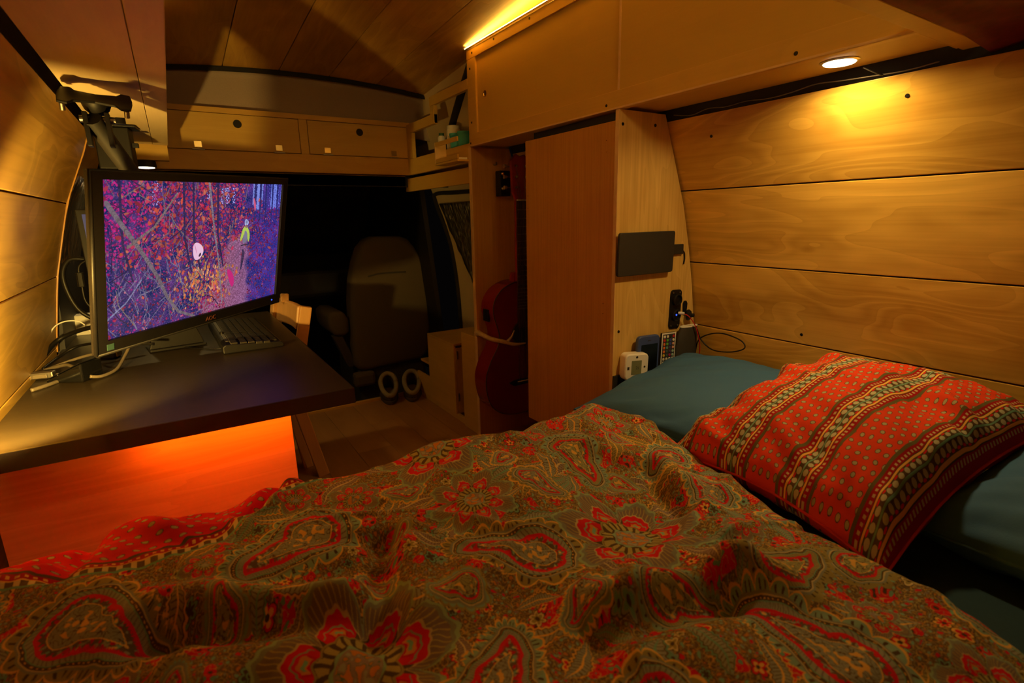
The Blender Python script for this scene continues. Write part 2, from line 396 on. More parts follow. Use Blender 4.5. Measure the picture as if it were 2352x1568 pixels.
    def leaf(cx, cy, Ln, rot, var=0):
        wd = window(cx, cy, Ln * 1.1)
        if wd is None: return
        sy, sx, X, Y = wd; ca, sa = math.cos(rot), math.sin(rot); x = (X * ca + Y * sa) / Ln; y = (-X * sa + Y * ca) / Ln
        y = y - .25 * x * x; wv = .34 * np.clip(1 - x * x, 0, 1) ** .8 * (1 - .35 * x)
        wv = wv * (1 + .10 * np.sin(x * 34)); f = np.abs(y) / (wv + 1e-4); inn = (np.abs(x) < 1)
        cols = [(GOLD, OLIVE), (TEAL, GREYB), (CREAM, VIOL), (GOLD, GREYB)][var % 4]
        put(sy, sx, inn & (f < 1), cols[0] * .9); put(sy, sx, inn & (f < .80), DARK * 1.5); put(sy, sx, inn & (f < .70), cols[1])
        put(sy, sx, inn & (f < .62) & (np.abs(np.sin(x * 26 + f * 3)) < .35), DARK * 1.6)
        put(sy, sx, inn & (f < .10), cols[0]); 
    def small(cx, cy, R, n, c, c2):
        wd = window(cx, cy, R * 1.1)
        if wd is None: return
        sy, sx, X, Y = wd; th = np.arctan2(Y, X); rr = np.sqrt(X * X + Y * Y) / R; e = .55 + .4 * np.abs(np.cos(th * n / 2))
        put(sy, sx, rr < e, DARK); put(sy, sx, rr < e - .10, c); put(sy, sx, rr < e - .34, c2); put(sy, sx, rr < .2, DARK)
    # small filler
    for k in range(900):
        cx, cy = r.uniform(UX0, UX1), r.uniform(UY0, UY1); u = r.integers(5)
        small(cx, cy, r.uniform(.007, .013), int(r.integers(4, 7)), [GOLD, TEAL, RED, GREYB, CREAM][u], [RED, DARK, GOLD, TEAL, OLIVE][u])
    for k in range(420):
        leaf(r.uniform(UX0, UX1), r.uniform(UY0, UY1), r.uniform(.022, .045), r.uniform(0, 6.3), int(r.integers(4)))
    pts = []
    def free(x, y, d):
        return all((x - a) ** 2 + (y - b_) ** 2 > (d + c) ** 2 * .62 for a, b_, c in pts)
    fix = [('p', .335, .505, .085, 1.3, 1), ('p', .570, .680, .070, 2.6, -1), ('p', .09, .675, .085, 2.4, 1), ('p', .600, .300, .062, -1.2, 1), ('p', .515, .205, .085, .6, 1),
           ('f', .515, .475, .120, 7), ('f', .345, .805, .105, 6), ('f', .10, .455, .115, 7), ('p', .20, .36, .075, -.4, 1), ('f', -.16, .86, .06, 6), ('p', .70, .86, .06, .4, -1),
           ('f', .82, .93, .07, 6), ('p', -.13, .66, .08, -2.0, 1), ('f', -.02, .93, .07, 6), ('p', .74, .60, .055, 2.2, 1)]
    rest = []
    for it in fix: pts.append((it[1], it[2], it[3]))
    for k in range(2500):
        x, y, d = r.uniform(UX0, UX1), r.uniform(UY0, 1.0), r.uniform(.030, .075) if k > 300 else r.uniform(.06, .085)
        if free(x, y, d * 1.15):
            pts.append((x, y, d)); rest.append(('p' if r.random() < .6 else 'f', x, y, d * .95, r.uniform(0, 6.3), 1 if r.random() < .5 else -1))
    for i, it in enumerate(rest):
        if it[0] == 'p': paisley(it[1], it[2], it[3] * .8, it[4], it[5], i)
        else: flower(it[1], it[2], it[3], int(r.integers(5, 9)), it[4], i)
    for i, it in enumerate(fix):
        if it[0] == 'p': paisley(it[1], it[2], it[3], it[4], it[5], i)
        else: flower(it[1], it[2], it[3], it[4], .4 * i, i)
    # striped red border along the far edge of the cover
    yy = (np.arange(H) * s + UY0)[:, None] * np.ones((1, W)); xx = (np.arange(W) * s + UX0)[None] * np.ones((H, 1))
    e = yy - np.interp(xx, [-.3, -.12, -.05, .0, .05, .28, .5, .9], [.80, .74, .725, .745, .80, .885, .955, .985]) ; e = e + wob * .0015
    bord = e > 0; img[bord] = RED * 1.1
    img[(e > -.004) & (e < 0)] = TEAL; img[(e > 0) & (e < .010)] = DARK * 1.5
    img[(e > 0) & (e < .010) & (np.sin(xx * 420) > .2)] = CREAM
    img[(e > .010) & (e < .0125)] = GOLD; img[(e > .0125) & (e < .021)] = RED * .6; img[(e > .015) & (e < .0185) & (np.sin(xx * 700) > .1)] = GOLD
    img[(e > .021) & (e < .026)] = DARK * 1.3
    du = .018; gx = xx / du; gy = (e - .026) / du; row = np.floor(gy); gx = gx + .5 * (row % 2)
    fx = (gx % 1) - .5; fy = (gy % 1) - .5; dd = np.sqrt((fx * 1.0 + fy * .5) ** 2 + (fy * 1.3) ** 2)
    dot = (e > .03) & (e < .30)
    img[dot & (dd < .26)] = DARK * 1.5; img[dot & (dd < .21)] = CREAM * .62 + GREYB * .3
    return img
def make_stripes():
    H, W = 1000, 1150; v, u = np.mgrid[0:H, 0:W].astype(np.float32); u /= W; v /= H
    img = np.empty((H, W, 3), np.float32); img[:] = (.72, .055, .012)
    L_ = .46; x = u * L_; y = v * .42
    # dots
    du = .0148; gy = y / du; row = np.floor(gy); gx = x / du + .5 * (row % 2); k = np.floor(gx)
    ang = ((k * 7 + row * 3) % 5) * 1.1 + .4; fx = (gx % 1) - .5; fy = (gy % 1) - .5
    a = fx * np.cos(ang) + fy * np.sin(ang); b_ = -fx * np.sin(ang) + fy * np.cos(ang)
    dd = np.sqrt(a * a + (b_ * 1.35) ** 2) + .25 * np.clip(a, 0, 1)
    img[dd < .32] = DARK; img[dd < .26] = CREAM * .45 + GREYB * .5 + TEAL * .1
    def bandat(c):
        d = x - c; w2 = .033; m_ = np.abs(d) < w2; img[m_] = RED * .55
        img[m_ & (np.abs(d) > w2 - .0055)] = OLIVE * .45
        nd = (np.abs(d) > .019) & (np.abs(d) < .0235) & (np.sin(y * 900) > .0); img[nd] = CREAM * .9
        img[(np.abs(d) > .0125) & (np.abs(d) < .0160)] = GOLD * 1.15
        img[(np.abs(d) > .0160) & (np.abs(d) < .0172)] = DARK
        core = np.abs(d) < .0125; img[core] = DARK * 1.4
        p = (y / .013) % 1 - .5
        for sg in (-1, 1):
            q = np.sqrt(((d - sg * .0062) / .0042) ** 2 + (p / .33) ** 2); img[core & (q < 1)] = GREYB * 1.3 + CREAM * .25
            q = np.sqrt(((d - sg * .0105) / .0015) ** 2 + ((((y / .013) + .5) % 1 - .5) / .28) ** 2); img[core & (q < 1)] = RED * 1.1
        img[np.abs(d) < .0012] = TEAL * 1.2
    for c in (.034, .166, .295, .432): bandat(c)
    return img
def make_screen():
    W, H = 1280, 800; r = np.random.default_rng(3)
    y, x = np.mgrid[0:H, 0:W].astype(np.float32)            # y = 0 bottom
    img = np.empty((H, W, 3), np.float32)
    n1 = fblur(r.standard_normal((H, W)).astype(np.float32), 3, 9); n2 = fblur(r.standard_normal((H, W)).astype(np.float32), 30, 90)
    img[:] = (.030, .022, .11)
    img += np.clip(n1, 0, 3)[..., None] * np.array((.06, .015, .05)) + np.clip(n2, -1, 2)[..., None] * np.array((.03, .005, .02))
    # bright birches and sky, top right + patches
    tv = fblur(r.standard_normal((1, W)).astype(np.float32).repeat(H, 0) + .0, 5, 14) if False else np.interp(np.arange(W), np.arange(0, W, 9), r.standard_normal(len(np.arange(0, W, 9))))[None]
    sky = np.clip((x - .72 * W) / 160, 0, 1) * np.clip((y - .76 * H + 50 * n2) / 60, 0, 1)
    st = (tv + .5 * n1 > .35)
    img = np.where((sky * st)[..., None] > .5, np.array((.32, .36, .62)) * (.5 + .5 * r.random((H, W, 1))), img)
    for (px, py, pw, ph) in ((.24, .93, .03, .09), (.62, .90, .05, .06), (.5, .93, .02, .05)):
        mk = (np.abs(x / W - px) < pw) & (np.abs(y / H - py) < ph) & (n1 > .3); img[mk & ((tv + 0 * x) > .1)] = (.45, .42, .75)
    # right bank, blue-violet
    rb = np.clip((x / W - .74) / .2, 0, 1) * np.clip(1.0 - (y / H - .1) * .7, 0, 1)
    img = img * (1 - .5 * rb[..., None]) + rb[..., None] * .5 * np.array((.07, .03, .16))
    # path
    cxp = W * (.76 - .14 * (1 - y / H)); wp = 16 + (1 - y / H) ** 1.2 * 185 + n2 * 10
    pm = (r.random((H, W)) < np.clip((wp - np.abs(x - cxp)) / 45 + .5, 0, 1)) & (y < .60 * H)
    lit = r.random((H, W)) ** 3
    spk = np.kron(r.random((H // 4, W // 4)) ** 2.5, np.ones((4, 4)))
    img = np.where(pm[..., None], np.array((.12, .03, .06)) + (lit * .5 + spk * .5)[..., None] * np.array((.60, .26, .38)), img)
    def ell(cx, cy, a, b_, ang, col, al=1.0):
        R = int(max(a, b_)) + 2; x0, x1, y0, y1 = max(0, int(cx) - R), min(W, int(cx) + R), max(0, int(cy) - R), min(H, int(cy) + R)
        if x1 <= x0 or y1 <= y0: return
        X = x[y0:y1, x0:x1] - cx; Y = y[y0:y1, x0:x1] - cy; c, s_ = math.cos(ang), math.sin(ang)
        U = (X * c + Y * s_) / a; V = (-X * s_ + Y * c) / b_; mk = (U * U + V * V * (1 + .6 * U)) < 1
        img[y0:y1, x0:x1][mk] = img[y0:y1, x0:x1][mk] * (1 - al) + np.array(col) * al
    def line(p, wd, col):
        for i in range(len(p) - 1):
            (ax, ay), (bx, by) = p[i], p[i + 1]; n = int(math.hypot(bx - ax, by - ay) / 2) + 1
            for k in range(n):
                t = k / n; w_ = wd * (1 - .5 * (i + t) / len(p)); kx = ax + (bx - ax) * t; ky = ay + (by - ay) * t
                ell(kx + r.normal() * .7, ky + r.normal() * .7, w_, w_, 0, np.array(col) * r.uniform(.55, 1.35))
    pal = [(.50, .02, .09), (.42, .02, .15), (.52, .04, .06), (.50, .07, .07), (.32, .02, .10), (.62, .16, .22), (.45, .02, .22)]
    for k in range(6500):                                    # far small leaves
        cx, cy = r.uniform(0, W), r.uniform(0, H); u, v = cx / W, cy / H
        if u > .62 and v < .55 and abs(cx - np.interp(cy, [0, H], [W * .635, W * .735])) < 30 + (1 - v) * 150: continue
        if u > .74 and v > .8: continue
        dens = .95 if v > .5 else (.6 if u > .4 else .33)
        if u > .75: dens *= .75
        if r.random() > dens: continue
        c = np.array(pal[r.integers(7)]) * r.uniform(.25, 1.0) * (.7 if u > .75 else 1)
        if u < .2 and v > .3: c = np.array((.55, .02, .2)) * r.uniform(.3, 1)
        ell(cx, cy, r.uniform(3, 9), r.uniform(2.5, 6.5), r.uniform(0, 3.1), c)
    for k in range(330):                                     # mid leaves
        cx = r.normal(.38, .20) * W; cy = r.uniform(.42, 1.0) * H
        c = np.array([(.62, .09, .05), (.58, .05, .09), (.55, .03, .08), (.60, .15, .09)][r.integers(4)]) * r.uniform(.35, 1)
        ell(cx, cy, r.uniform(8, 20), r.uniform(4, 10), r.uniform(0, 3.1), c)
    for k in range(260):                                     # orange cluster low middle
        cx = r.normal(.47, .085) * W; cy = r.normal(.26, .085) * H
        c = np.array([(.85, .22, .05), (.72, .12, .08), (.60, .30, .08), (.8, .35, .15)][r.integers(4)]) * r.uniform(.4, 1)
        ell(cx, cy, r.uniform(6, 15), r.uniform(4, 8), r.uniform(1.0, 2.2), c)
    for k in range(90): 
        a = (r.uniform(0, .45) * W, r.uniform(0, .45) * H); an = r.uniform(.2, 2.6); ln = r.uniform(60, 220)
        line([a, (a[0] + math.cos(an) * ln * .5 + r.normal() * 16, a[1] + math.sin(an) * ln * .5), (a[0] + math.cos(an) * ln, a[1] + math.sin(an) * ln)], r.uniform(1.2, 3), [(.15, .13, .22), (.05, .03, .10), (.20, .18, .24)][k % 3])
    for k in range(130):                                     # branches
        a = (r.uniform(0, .75) * W, r.uniform(0, 1) * H); an = r.uniform(.6, 2.6); ln = r.uniform(50, 260)
        bb = (a[0] + math.cos(an) * ln, a[1] + math.sin(an) * ln); mid = ((a[0] + bb[0]) / 2 + r.normal() * 22, (a[1] + bb[1]) / 2 + r.normal() * 22)
        line([a, mid, bb], r.uniform(1.0, 3.2), [(.035, .02, .05), (.16, .12, .16), (.02, .015, .06), (.22, .17, .13)][r.integers(4)])
    for xx in (.36, .55, .41, .07): line([(xx * W, H), ((xx + .01) * W, .6 * H), ((xx + .05) * W, .35 * H)], 7, (.03, .02, .07))
    for xx in (.80, .84, .88, .93, .97): line([(xx * W, H), (xx * W + 4, .82 * H), (xx * W, .7 * H)], 7, (.03, .025, .09))
    line([(.02 * W, .86 * H), (.08 * W, .72 * H), (.17 * W, .52 * H), (.24 * W, .34 * H), (.28 * W, .20 * H), (.34 * W, .07 * H), (.43 * W, .0)], 12, (.17, .13, .14))
    line([(.10 * W, .58 * H), (.22 * W, .70 * H), (.33 * W, .92 * H)], 7, (.20, .14, .13))
    line([(.50 * W, 1.0 * H), (.54 * W, .62 * H), (.57 * W, .40 * H), (.60 * W, .05 * H)], 7, (.22, .17, .19))
    line([(.0, .12 * H), (.09 * W, .22 * H), (.16 * W, .36 * H)], 4, (.22, .22, .34))
    # pale and pink leaves
    ell(.445 * W, .50 * H, 38, 50, .1, (.80, .50, .60)); ell(.455 * W, .47 * H, 7, 12, -.5, (.05, .02, .04)); ell(.43 * W, .52 * H, 3, 30, .3, (.66, .28, .40))
    ell(.655 * W, .245 * H, 22, 62, .35, (.55, .02, .14)); ell(.80 * W, .83 * H, 9, 42, .2, (.70, .10, .14))
    # rider with pale helmet and yellow-green jacket
    X0, Y0 = .742 * W, .0
    line([(.730 * W, .46 * H), (.722 * W, .30 * H)], 7, (.03, .02, .05)); line([(.735 * W, .44 * H), (.728 * W, .36 * H)], 12, (.06, .03, .06))
    ell(.742 * W, .56 * H, 22, 34, 0, (.20, .17, .18)); ell(.722 * W, .59 * H, 11, 42, -.28, (.46, .55, .06)); ell(.765 * W, .58 * H, 11, 42, .12, (.46, .55, .06))
    ell(.745 * W, .62 * H, 25, 26, 0, (.48, .58, .07)); ell(.745 * W, .585 * H, 13, 26, 0, (.22, .19, .20)); ell(.748 * W, .685 * H, 18, 21, 0, (.50, .52, .62)); ell(.748 * W, .655 * H, 11, 11, 0, (.30, .14, .10))
    line([(.715 * W, .50 * H), (.772 * W, .505 * H)], 3, (.02, .02, .03))
    for q in (-1, 0, 1): ell(.748 * W + q * 8, .69 * H, 2.5, 15, 0, (.08, .08, .12))
    # leaf veil: magenta cast to the left edge, blue to the right
    cast = np.ones((H, W, 3)); u = x / W
    cast[..., 0] = 1.0 - .25 * np.clip((u - .6) / .4, 0, 1); cast[..., 2] = 1.15 + .8 * np.clip((u - .6) / .4, 0, 1)
    return np.clip(img * cast, 0, 1).astype(np.float32)

# ------------------------------------------------------------------ body profile
PZ = [0.0, .40, .59, .664, .805, .939, 1.016, 1.065, 1.148, 1.222, 1.35, 1.47, 1.60]
PX = [1.41, 1.412, 1.397, 1.386, 1.361, 1.325, 1.303, 1.282, 1.246, 1.219, 1.175, 1.130, 1.07]
def xr(z): return float(np.interp(z, PZ, PX))
def xl(z): return 1.07 - xr(z)
def ceil_z(x, y): return 1.560 - .11 * (x - .56) ** 2 + .065 * min(2.5 - y, .95)

def structure(o): o['kind'] = 'structure'; return o
def shell(name, f, y0, y1, z0, z1, mat, off, n=10):
    """thin curved body skin behind the planks"""
    mb = MB(); zs = [z0 + (z1 - z0) * k / n for k in range(n + 1)]
    poly = [(f(z) + off, z) for z in zs] + [(f(z) + off * 2.5, z) for z in zs[::-1]]
    mb.prism(poly, y0, y1); return structure(mb.build(name, mat))
wall_right = shell('wall_right', xr, -.75, 1.93, 0, 1.62, M_gap, .016)
wall_left = shell('wall_left', xl, -.75, 1.95, 0, 1.62, M_gap, -.016)
def planks(f, seams, y0, y1, mat, par, sgn, t=.013, gap=.0016):
    out = []
    for a, b_ in zip(seams[:-1], seams[1:]):
        zs = [a + gap + (b_ - a - 2 * gap) * k / 3 for k in range(4)]
        poly = [(f(z), z) for z in zs] + [(f(z) + sgn * t, z) for z in zs[::-1]]
        out.append(MB().prism(poly, y0, y1).build('plank', mat, par, bevel=.0014))
    return out
SE = [.02, .21, .405, .601, .803, 1.017, 1.206]
planks(xr, SE, -.72, 1.905, M_plankR, wall_right, 1)
planks(xl, [.02, .21, .405, .613, .813, 1.012, 1.206], -.72, 1.925, M_plankL, wall_left, -1)
for i, (yy, z) in enumerate([(1.06, 1.165), (.47, 1.16), (.92, .63), (.40, 1.155)][:3]):
    pass
def screw(par, p, n, r=.0042, mat=M_screw):
    p = Vector(p); n = Vector(n).normalized()
    return MB().cyl(p - n * .002, p + n * .0012, r, r * .8, 10).build('screw', mat, par)
for y, z in ((.957, 1.150), (.508, 1.165), (.74, .628), (-.2, 1.16)):
    screw(wall_right, (xr(z), y, z), (-1, 0, -.4), .0048)

# ceiling + planks
def ceil_strip(x0, x1, y0, y1, t, mat, name, par, up=.0, bev=.0012, nx=2, ny=6):
    vs = []; fs = []
    for k, dz in ((0, up), (1, up + t)):
        for i in range(nx + 1):
            for j in range(ny + 1):
                x = x0 + (x1 - x0) * i / nx; y = y0 + (y1 - y0) * j / ny; vs.append((x, y, ceil_z(x, y) + dz))
    n = (nx + 1) * (ny + 1)
    for i in range(nx):
        for j in range(ny):
            a = i * (ny + 1) + j; q = (a, a + 1, a + ny + 2, a + ny + 1); fs.append(q); fs.append(tuple(v + n for v in q[::-1]))
    for j in range(ny):
        a = j; b_ = nx * (ny + 1) + j; fs.append((a, a + n, a + 1 + n, a + 1)); fs.append((b_, b_ + 1, b_ + 1 + n, b_ + n))
    for i in range(nx):
        a = i * (ny + 1); b_ = a + ny; fs.append((a, a + ny + 1, a + ny + 1 + n, a + n)); fs.append((b_, b_ + n, b_ + ny + 1 + n, b_ + ny + 1))
    return MB().add(vs, fs).build(name, mat, par, bevel=bev)
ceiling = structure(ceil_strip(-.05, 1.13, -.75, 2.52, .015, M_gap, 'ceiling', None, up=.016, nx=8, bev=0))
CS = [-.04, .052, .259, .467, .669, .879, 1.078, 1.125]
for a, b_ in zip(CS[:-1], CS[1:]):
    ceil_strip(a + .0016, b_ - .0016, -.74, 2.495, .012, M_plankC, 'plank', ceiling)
# floor
floor = structure(box('floor', M_gap, (-.36, 1.43, -.75, 2.66, -.06, -.014), bevel=0))
fx = [-.34 + .145 * k for k in range(13)]
for i, a in enumerate(fx[:-1]):
    b_ = min(fx[i + 1], 1.41); y = -.74; cuts = [-.74, .3 + .37 * ((i * 3) % 4), 1.5 + .28 * ((i * 5) % 4), 2.655]
    for c0, c1 in zip(cuts[:-1], cuts[1:]):
        box('plank', M_floor, (a + .0006, b_ - .0006, c0 + .0006, c1 - .0006, -.012, 0), floor, bevel=.0005)
structure(box('trim_floor', M_railX, (-.30, 1.38, 2.657, 2.68, -.05, .012)))
wall_back = structure(box('wall_back', M_plankL, (-.36, 1.43, -.79, -.755, 0, 1.7), bevel=0))

# ------------------------------------------------------------------ cab (front of the van)
cabfloor = structure(box('floor_cab', M_carpet, (-.45, 1.5, 2.681, 4.3, -.30, -.22), bevel=0))
structure(box('wall_cab_step', M_carpet, (-.36, 1.43, 2.662, 2.68, -.30, -.052), bevel=0))
fw = MB(); fw.prism([(4.35, -.3), (4.25, .45), (4.22, .45), (4.32, -.3)], -.5, 1.55, 'X'); structure(fw.build('wall_front', M_dark))
dash = MB().prism([(3.75, .62), (3.95, .72), (4.25, .70), (4.25, .2), (3.85, .25), (3.72, .45)], -.42, 1.48, 'X')
dash = dash.build('dashboard', M_dark, bevel=.02); tag(dash, 'black van dashboard in the dark cab ahead of the seat', 'dashboard')
ws = MB(); nx, nz = 36, 10; vs = []
for i in range(nx + 1):
    for j in range(nz + 1):
        x = -.40 + 1.86 * i / nx; t = j / nz
        vs.append((x, 4.15 - .55 * t - .10 * ((x - .53) / .93) ** 2 + .006 * math.sin(x * 70 + 3 * t), .70 + .55 * t))
ws.add(vs, [(i * (nz + 1) + j, (i + 1) * (nz + 1) + j, (i + 1) * (nz + 1) + j + 1, i * (nz + 1) + j + 1) for i in range(nx) for j in range(nz)])
ws = ws.build('windscreen_cover', M_refld, smooth='all'); s_ = ws.modifiers.new('s', 'SOLIDIFY'); s_.thickness = .006
tag(ws, 'silvery bubble-foil cover over the windscreen in the dark cab', 'sunshade')
structure(MB().prism([(2.60, 1.11), (2.62, 1.13), (3.65, 1.27), (3.65, 1.31), (2.60, 1.16)], -.45, 1.5, 'X').build('ceiling_cab', M_dark))
structure(MB().prism([(1.30, 0), (1.32, 0.0), (1.20, 1.25), (1.17, 1.25)], 2.80, 4.3).build('wall_cab_right', M_dark))
structure(MB().prism([(-.36, -.3), (-.38, -.3), (-.30, 1.3), (-.27, 1.3)], 1.96, 4.3).build('wall_cab_left', M_dark))
# steering wheel
swt = thing('steering_wheel', 'black steering wheel faintly seen in the dark cab left of the seat', 'steering wheel', (.28, 3.55, .62))
Msw = Matrix.Translation((.28, 3.55, .62)) @ Matrix.Rotation(math.radians(62), 4, 'X')
MB().tube([Msw @ Vector((.18 * math.cos(a), .18 * math.sin(a), 0)) for a in np.linspace(0, 2 * math.pi, 25)], .013, 8, False).build('rim', M_black, swt, smooth='all')
hb = MB(); hb.lathe([(.055, -.02), (.06, .0), (.045, .02)], 18, Msw)
for a in (0, 2.6, 3.68): hb.cyl(Msw @ Vector((0, 0, 0)), Msw @ Vector((.175 * math.cos(a), .175 * math.sin(a), 0)), .012, .009, 8)
hb.cyl(Msw @ Vector((0, 0, -.02)), (.28, 3.85, .50), .03, .03, 10); hb.build('hub', M_black, swt, smooth=True)

# seat
def soft_panel(name, pts, y0, y1, mat, par, M=None):
    o = MB().prism(pts, y0, y1, 'Y', M).build(name, mat, par, bevel=.035, smooth='all'); o.modifiers['bevel'].segments = 5; return o
seat = thing('captain_seat', 'high-backed brown fabric cab seat with one armrest, seen from behind', 'seat', (1.02, 3.05, -.22))
back = [(.790, .145), (.80, .10), (.85, .085), (1.20, .10), (1.255, .13), (1.275, .30), (1.283, .50), (1.278, .62), (1.255, .70), (1.205, .79), (1.165, .84), (1.12, .858), (.96, .860), (.915, .845), (.875, .80), (.842, .72), (.815, .62), (.800, .50), (.793, .32)]
soft_panel('backrest', back, 2.95, 3.09, M_seat, seat)
MB().box(.83, 1.25, 3.06, 3.52, .10, .24).build('seat_cushion', M_seat, seat, bevel=.05, smooth='all')
cr = MB().tube([(.905, 2.948, .640), (.97, 2.944, .652), (1.06, 2.944, .652), (1.13, 2.948, .650)], .0045, 6); cr.build('seam', M_seatd, seat, smooth='all')
MB().prism([(.665, .44), (.70, .455), (.76, .450), (.785, .40), (.785, .33), (.765, .305), (.70, .31), (.675, .36)], 2.98, 3.30).build('armrest', M_seat, seat, bevel=.022, smooth='all')
MB().prism([(.69, .31), (.745, .31), (.80, .165), (.80, .11), (.765, .11)], 3.0, 3.06).build('armrest_bracket', M_seatd, seat, bevel=.008)
box('seat_base', M_seatd, (.82, 1.24, 2.98, 3.45, -.22, .10), seat, bevel=.02)
box('side_cover', M_seat, (.775, .90, 2.93, 3.0, .0, .085), seat, bevel=.02)

# headliner over the cab and black edge arc
hl = MB(); vs = []; nx, nz = 24, 6
for i in range(nx + 1):
    x = -.06 + (1.215 + .06) * i / nx
    for j in range(nz + 1):
        t = j / nz; z = ceil_z(x, 2.5) - .006 - t * (.175) + 0; y = 2.515 + .10 * t + .03 * math.sin(math.pi * t)
        vs.append((x, y, z))
hl.add(vs, [(i * (nz + 1) + j, (i + 1) * (nz + 1) + j, (i + 1) * (nz + 1) + j + 1, i * (nz + 1) + j + 1) for i in range(nx) for j in range(nz)])
o = structure(hl.build('wall_headliner', M_head, smooth='all')); s_ = o.modifiers.new('s', 'SOLIDIFY'); s_.thickness = .01; s_.offset = 1
arc = MB().tube([(x, 2.503, ceil_z(x, 2.5) - .006) for x in np.linspace(-.06, 1.12, 14)], .0115, 8); structure(arc.build('trim_1', M_carpet, smooth='all'))

# cab overhead cabinet
cabf = thing('cab_overhead_cabinet', 'pine overhead cabinet across the front with two flap doors', 'cabinet', (.5, 2.57, 1.165))
box('bottom_rail', M_railX, (-.10, 1.05, 2.57, 2.59, 1.165, 1.243), cabf)
box('top_rail', M_railX, (-.10, 1.055, 2.57, 2.59, 1.389, 1.410), cabf)
box('stile', M_rail, (.537, .572, 2.571, 2.59, 1.243, 1.389), cabf); box('stile', M_rail, (1.045, 1.055, 2.571, 2.59, 1.243, 1.389), cabf)
box('shelf_board', M_ply, (-.10, 1.05, 2.59, 2.95, 1.165, 1.178), cabf)
box('back_board', M_gap, (-.10, 1.05, 2.94, 2.955, 1.178, 1.41), cabf, bevel=0); box('top_board', M_ply, (-.10, 1.055, 2.59, 2.615, 1.40, 1.41), cabf)
for x0, x1, hx, hs in ((-.08, .535, .294, (.140, .446)), (.574, 1.043, .806, (.652, .966))):
    d = box('flap_door', M_plyZ if False else M_ply, (x0, x1, 2.5705, 2.584, 1.2455, 1.387), cabf)
    MB().cyl((hx, 2.5702, 1.351), (hx, 2.5725, 1.351), .0165, .0165, 20).build('finger_hole', M_gap, d)
    for h in hs:
        q = MB().box(h - .014, h + .014, 2.5685, 2.5705, 1.252, 1.276); q = q.build('hinge', M_brass, d, bevel=.003)
        MB().cyl((h - .022, 2.567, 1.2445), (h + .022, 2.567, 1.2445), .0035, .0035, 10).build('hinge_barrel', M_metal, cabf, smooth=True)
        for dx, dz in ((-.008, .016), (.008, .016), (0, .008)): 
            pass
sl = box('cab_header_board', M_railX, (-.10, 1.03, 2.60, 2.62, 1.112, 1.162)); tag(sl, 'darker pine board below the front overhead cabinet', 'board')

# ------------------------------------------------------------------ right upper cabinet
def body_poly(x0, z0, z1, f=xr, inset=.004, n=6):
    zs = [z0 + (z1 - z0) * k / n for k in range(n + 1)]
    return [(x0, z0)] + [(f(z) - inset, z) for z in zs] + [(x0, z1)]
FX = 1.037
upr = thing('upper_cabinet', 'long pale plywood wall cabinet above the wardrobe with sliding doors', 'cabinet', (1.1, 1.1, 1.223))
box('bottom_rail', M_rail, (FX, FX + .018, .425, 1.925, 1.223, 1.270), upr)
box('top_rail', M_rail, (FX, FX + .018, .425, 1.925, 1.533, 1.566), upr)
box('stile', M_rail, (FX + .0005, FX + .018, 1.861, 1.925, 1.270, 1.533), upr)
box('edge_strip', M_edge, (FX - .0035, FX - .0001, .4255, 1.925, 1.2232, 1.2275), upr, bevel=.0005)
box('sliding_door', M_plyY, (FX + .008, FX + .013, 1.092, 1.868, 1.262, 1.540), upr)
d = box('sliding_door', M_plyY, (FX + .001, FX + .006, .43, 1.098, 1.264, 1.540), upr)
MB().box(FX + .0002, FX + .0035, 1.091, 1.098, 1.270, 1.534).build('door_edge', M_edge, upr)
pl = MB().lathe([(.0115, 0), (.0115, .0015), (.009, .0018), (.0085, .0006)], 20, Matrix.Translation((FX + .0075, 1.803, 1.396)) @ Matrix.Rotation(math.radians(-90), 4, 'Y'))
pl.build('finger_pull', M_brass, upr, smooth=True)
MB().prism(body_poly(FX + .018, 1.232, 1.240), .43, 1.925).build('bottom_panel', M_plyY, upr)
MB().prism(body_poly(FX + .018, 1.235, 1.56), 1.905, 1.925).build('end_panel', M_ply, upr)
MB().prism([(FX + .001, 1.2232), (xr(1.223) - .012, 1.2232), (xr(1.40) - .01, 1.40), (xr(1.56) - .01, 1.56), (FX + .001, 1.56)], .4255, .4295).build('end_frame', M_rail, upr, bevel=.001)
for p in [(1.139, 1.2385), (1.912, 1.236), (1.90, 1.31), (1.90, 1.50), (1.88, 1.55), (1.72, 1.555), (1.50, 1.555), (.62, 1.24)]:
    screw(upr, (FX, p[0], p[1]), (-1, 0, 0), .0046)
pk = thing('puck_lamp', 'small round lit puck lamp under the long wall cabinet', 'lamp', PUCK_R)
Mk = Matrix.Translation((PUCK_R[0], PUCK_R[1], 1.231)) 
MB().lathe([(.030, .020), (.033, .018), (.034, 0), (.029, -.002), (.028, .002)], 28, Mk).build('housing', M_metal, pk, smooth=True)
MB().lathe([(.0275, .0015), (.027, -.0035), (.018, -.005), (.001, -.0055)], 28, Mk).build('lens', M_puck, pk, smooth='all')
MB().tube([(PUCK_R[0] + .03, .56, 1.218), (1.175, .54, 1.205), (1.185, .53, 1.20)], .0012, 6).build('wire', M_black, pk)
cb = box('cross_board', M_rail, (.10, 1.219, .3915, .4235, 1.2215, 1.2385)); tag(cb, 'pale board crossing the roof at the rear end of the long cabinet', 'board')
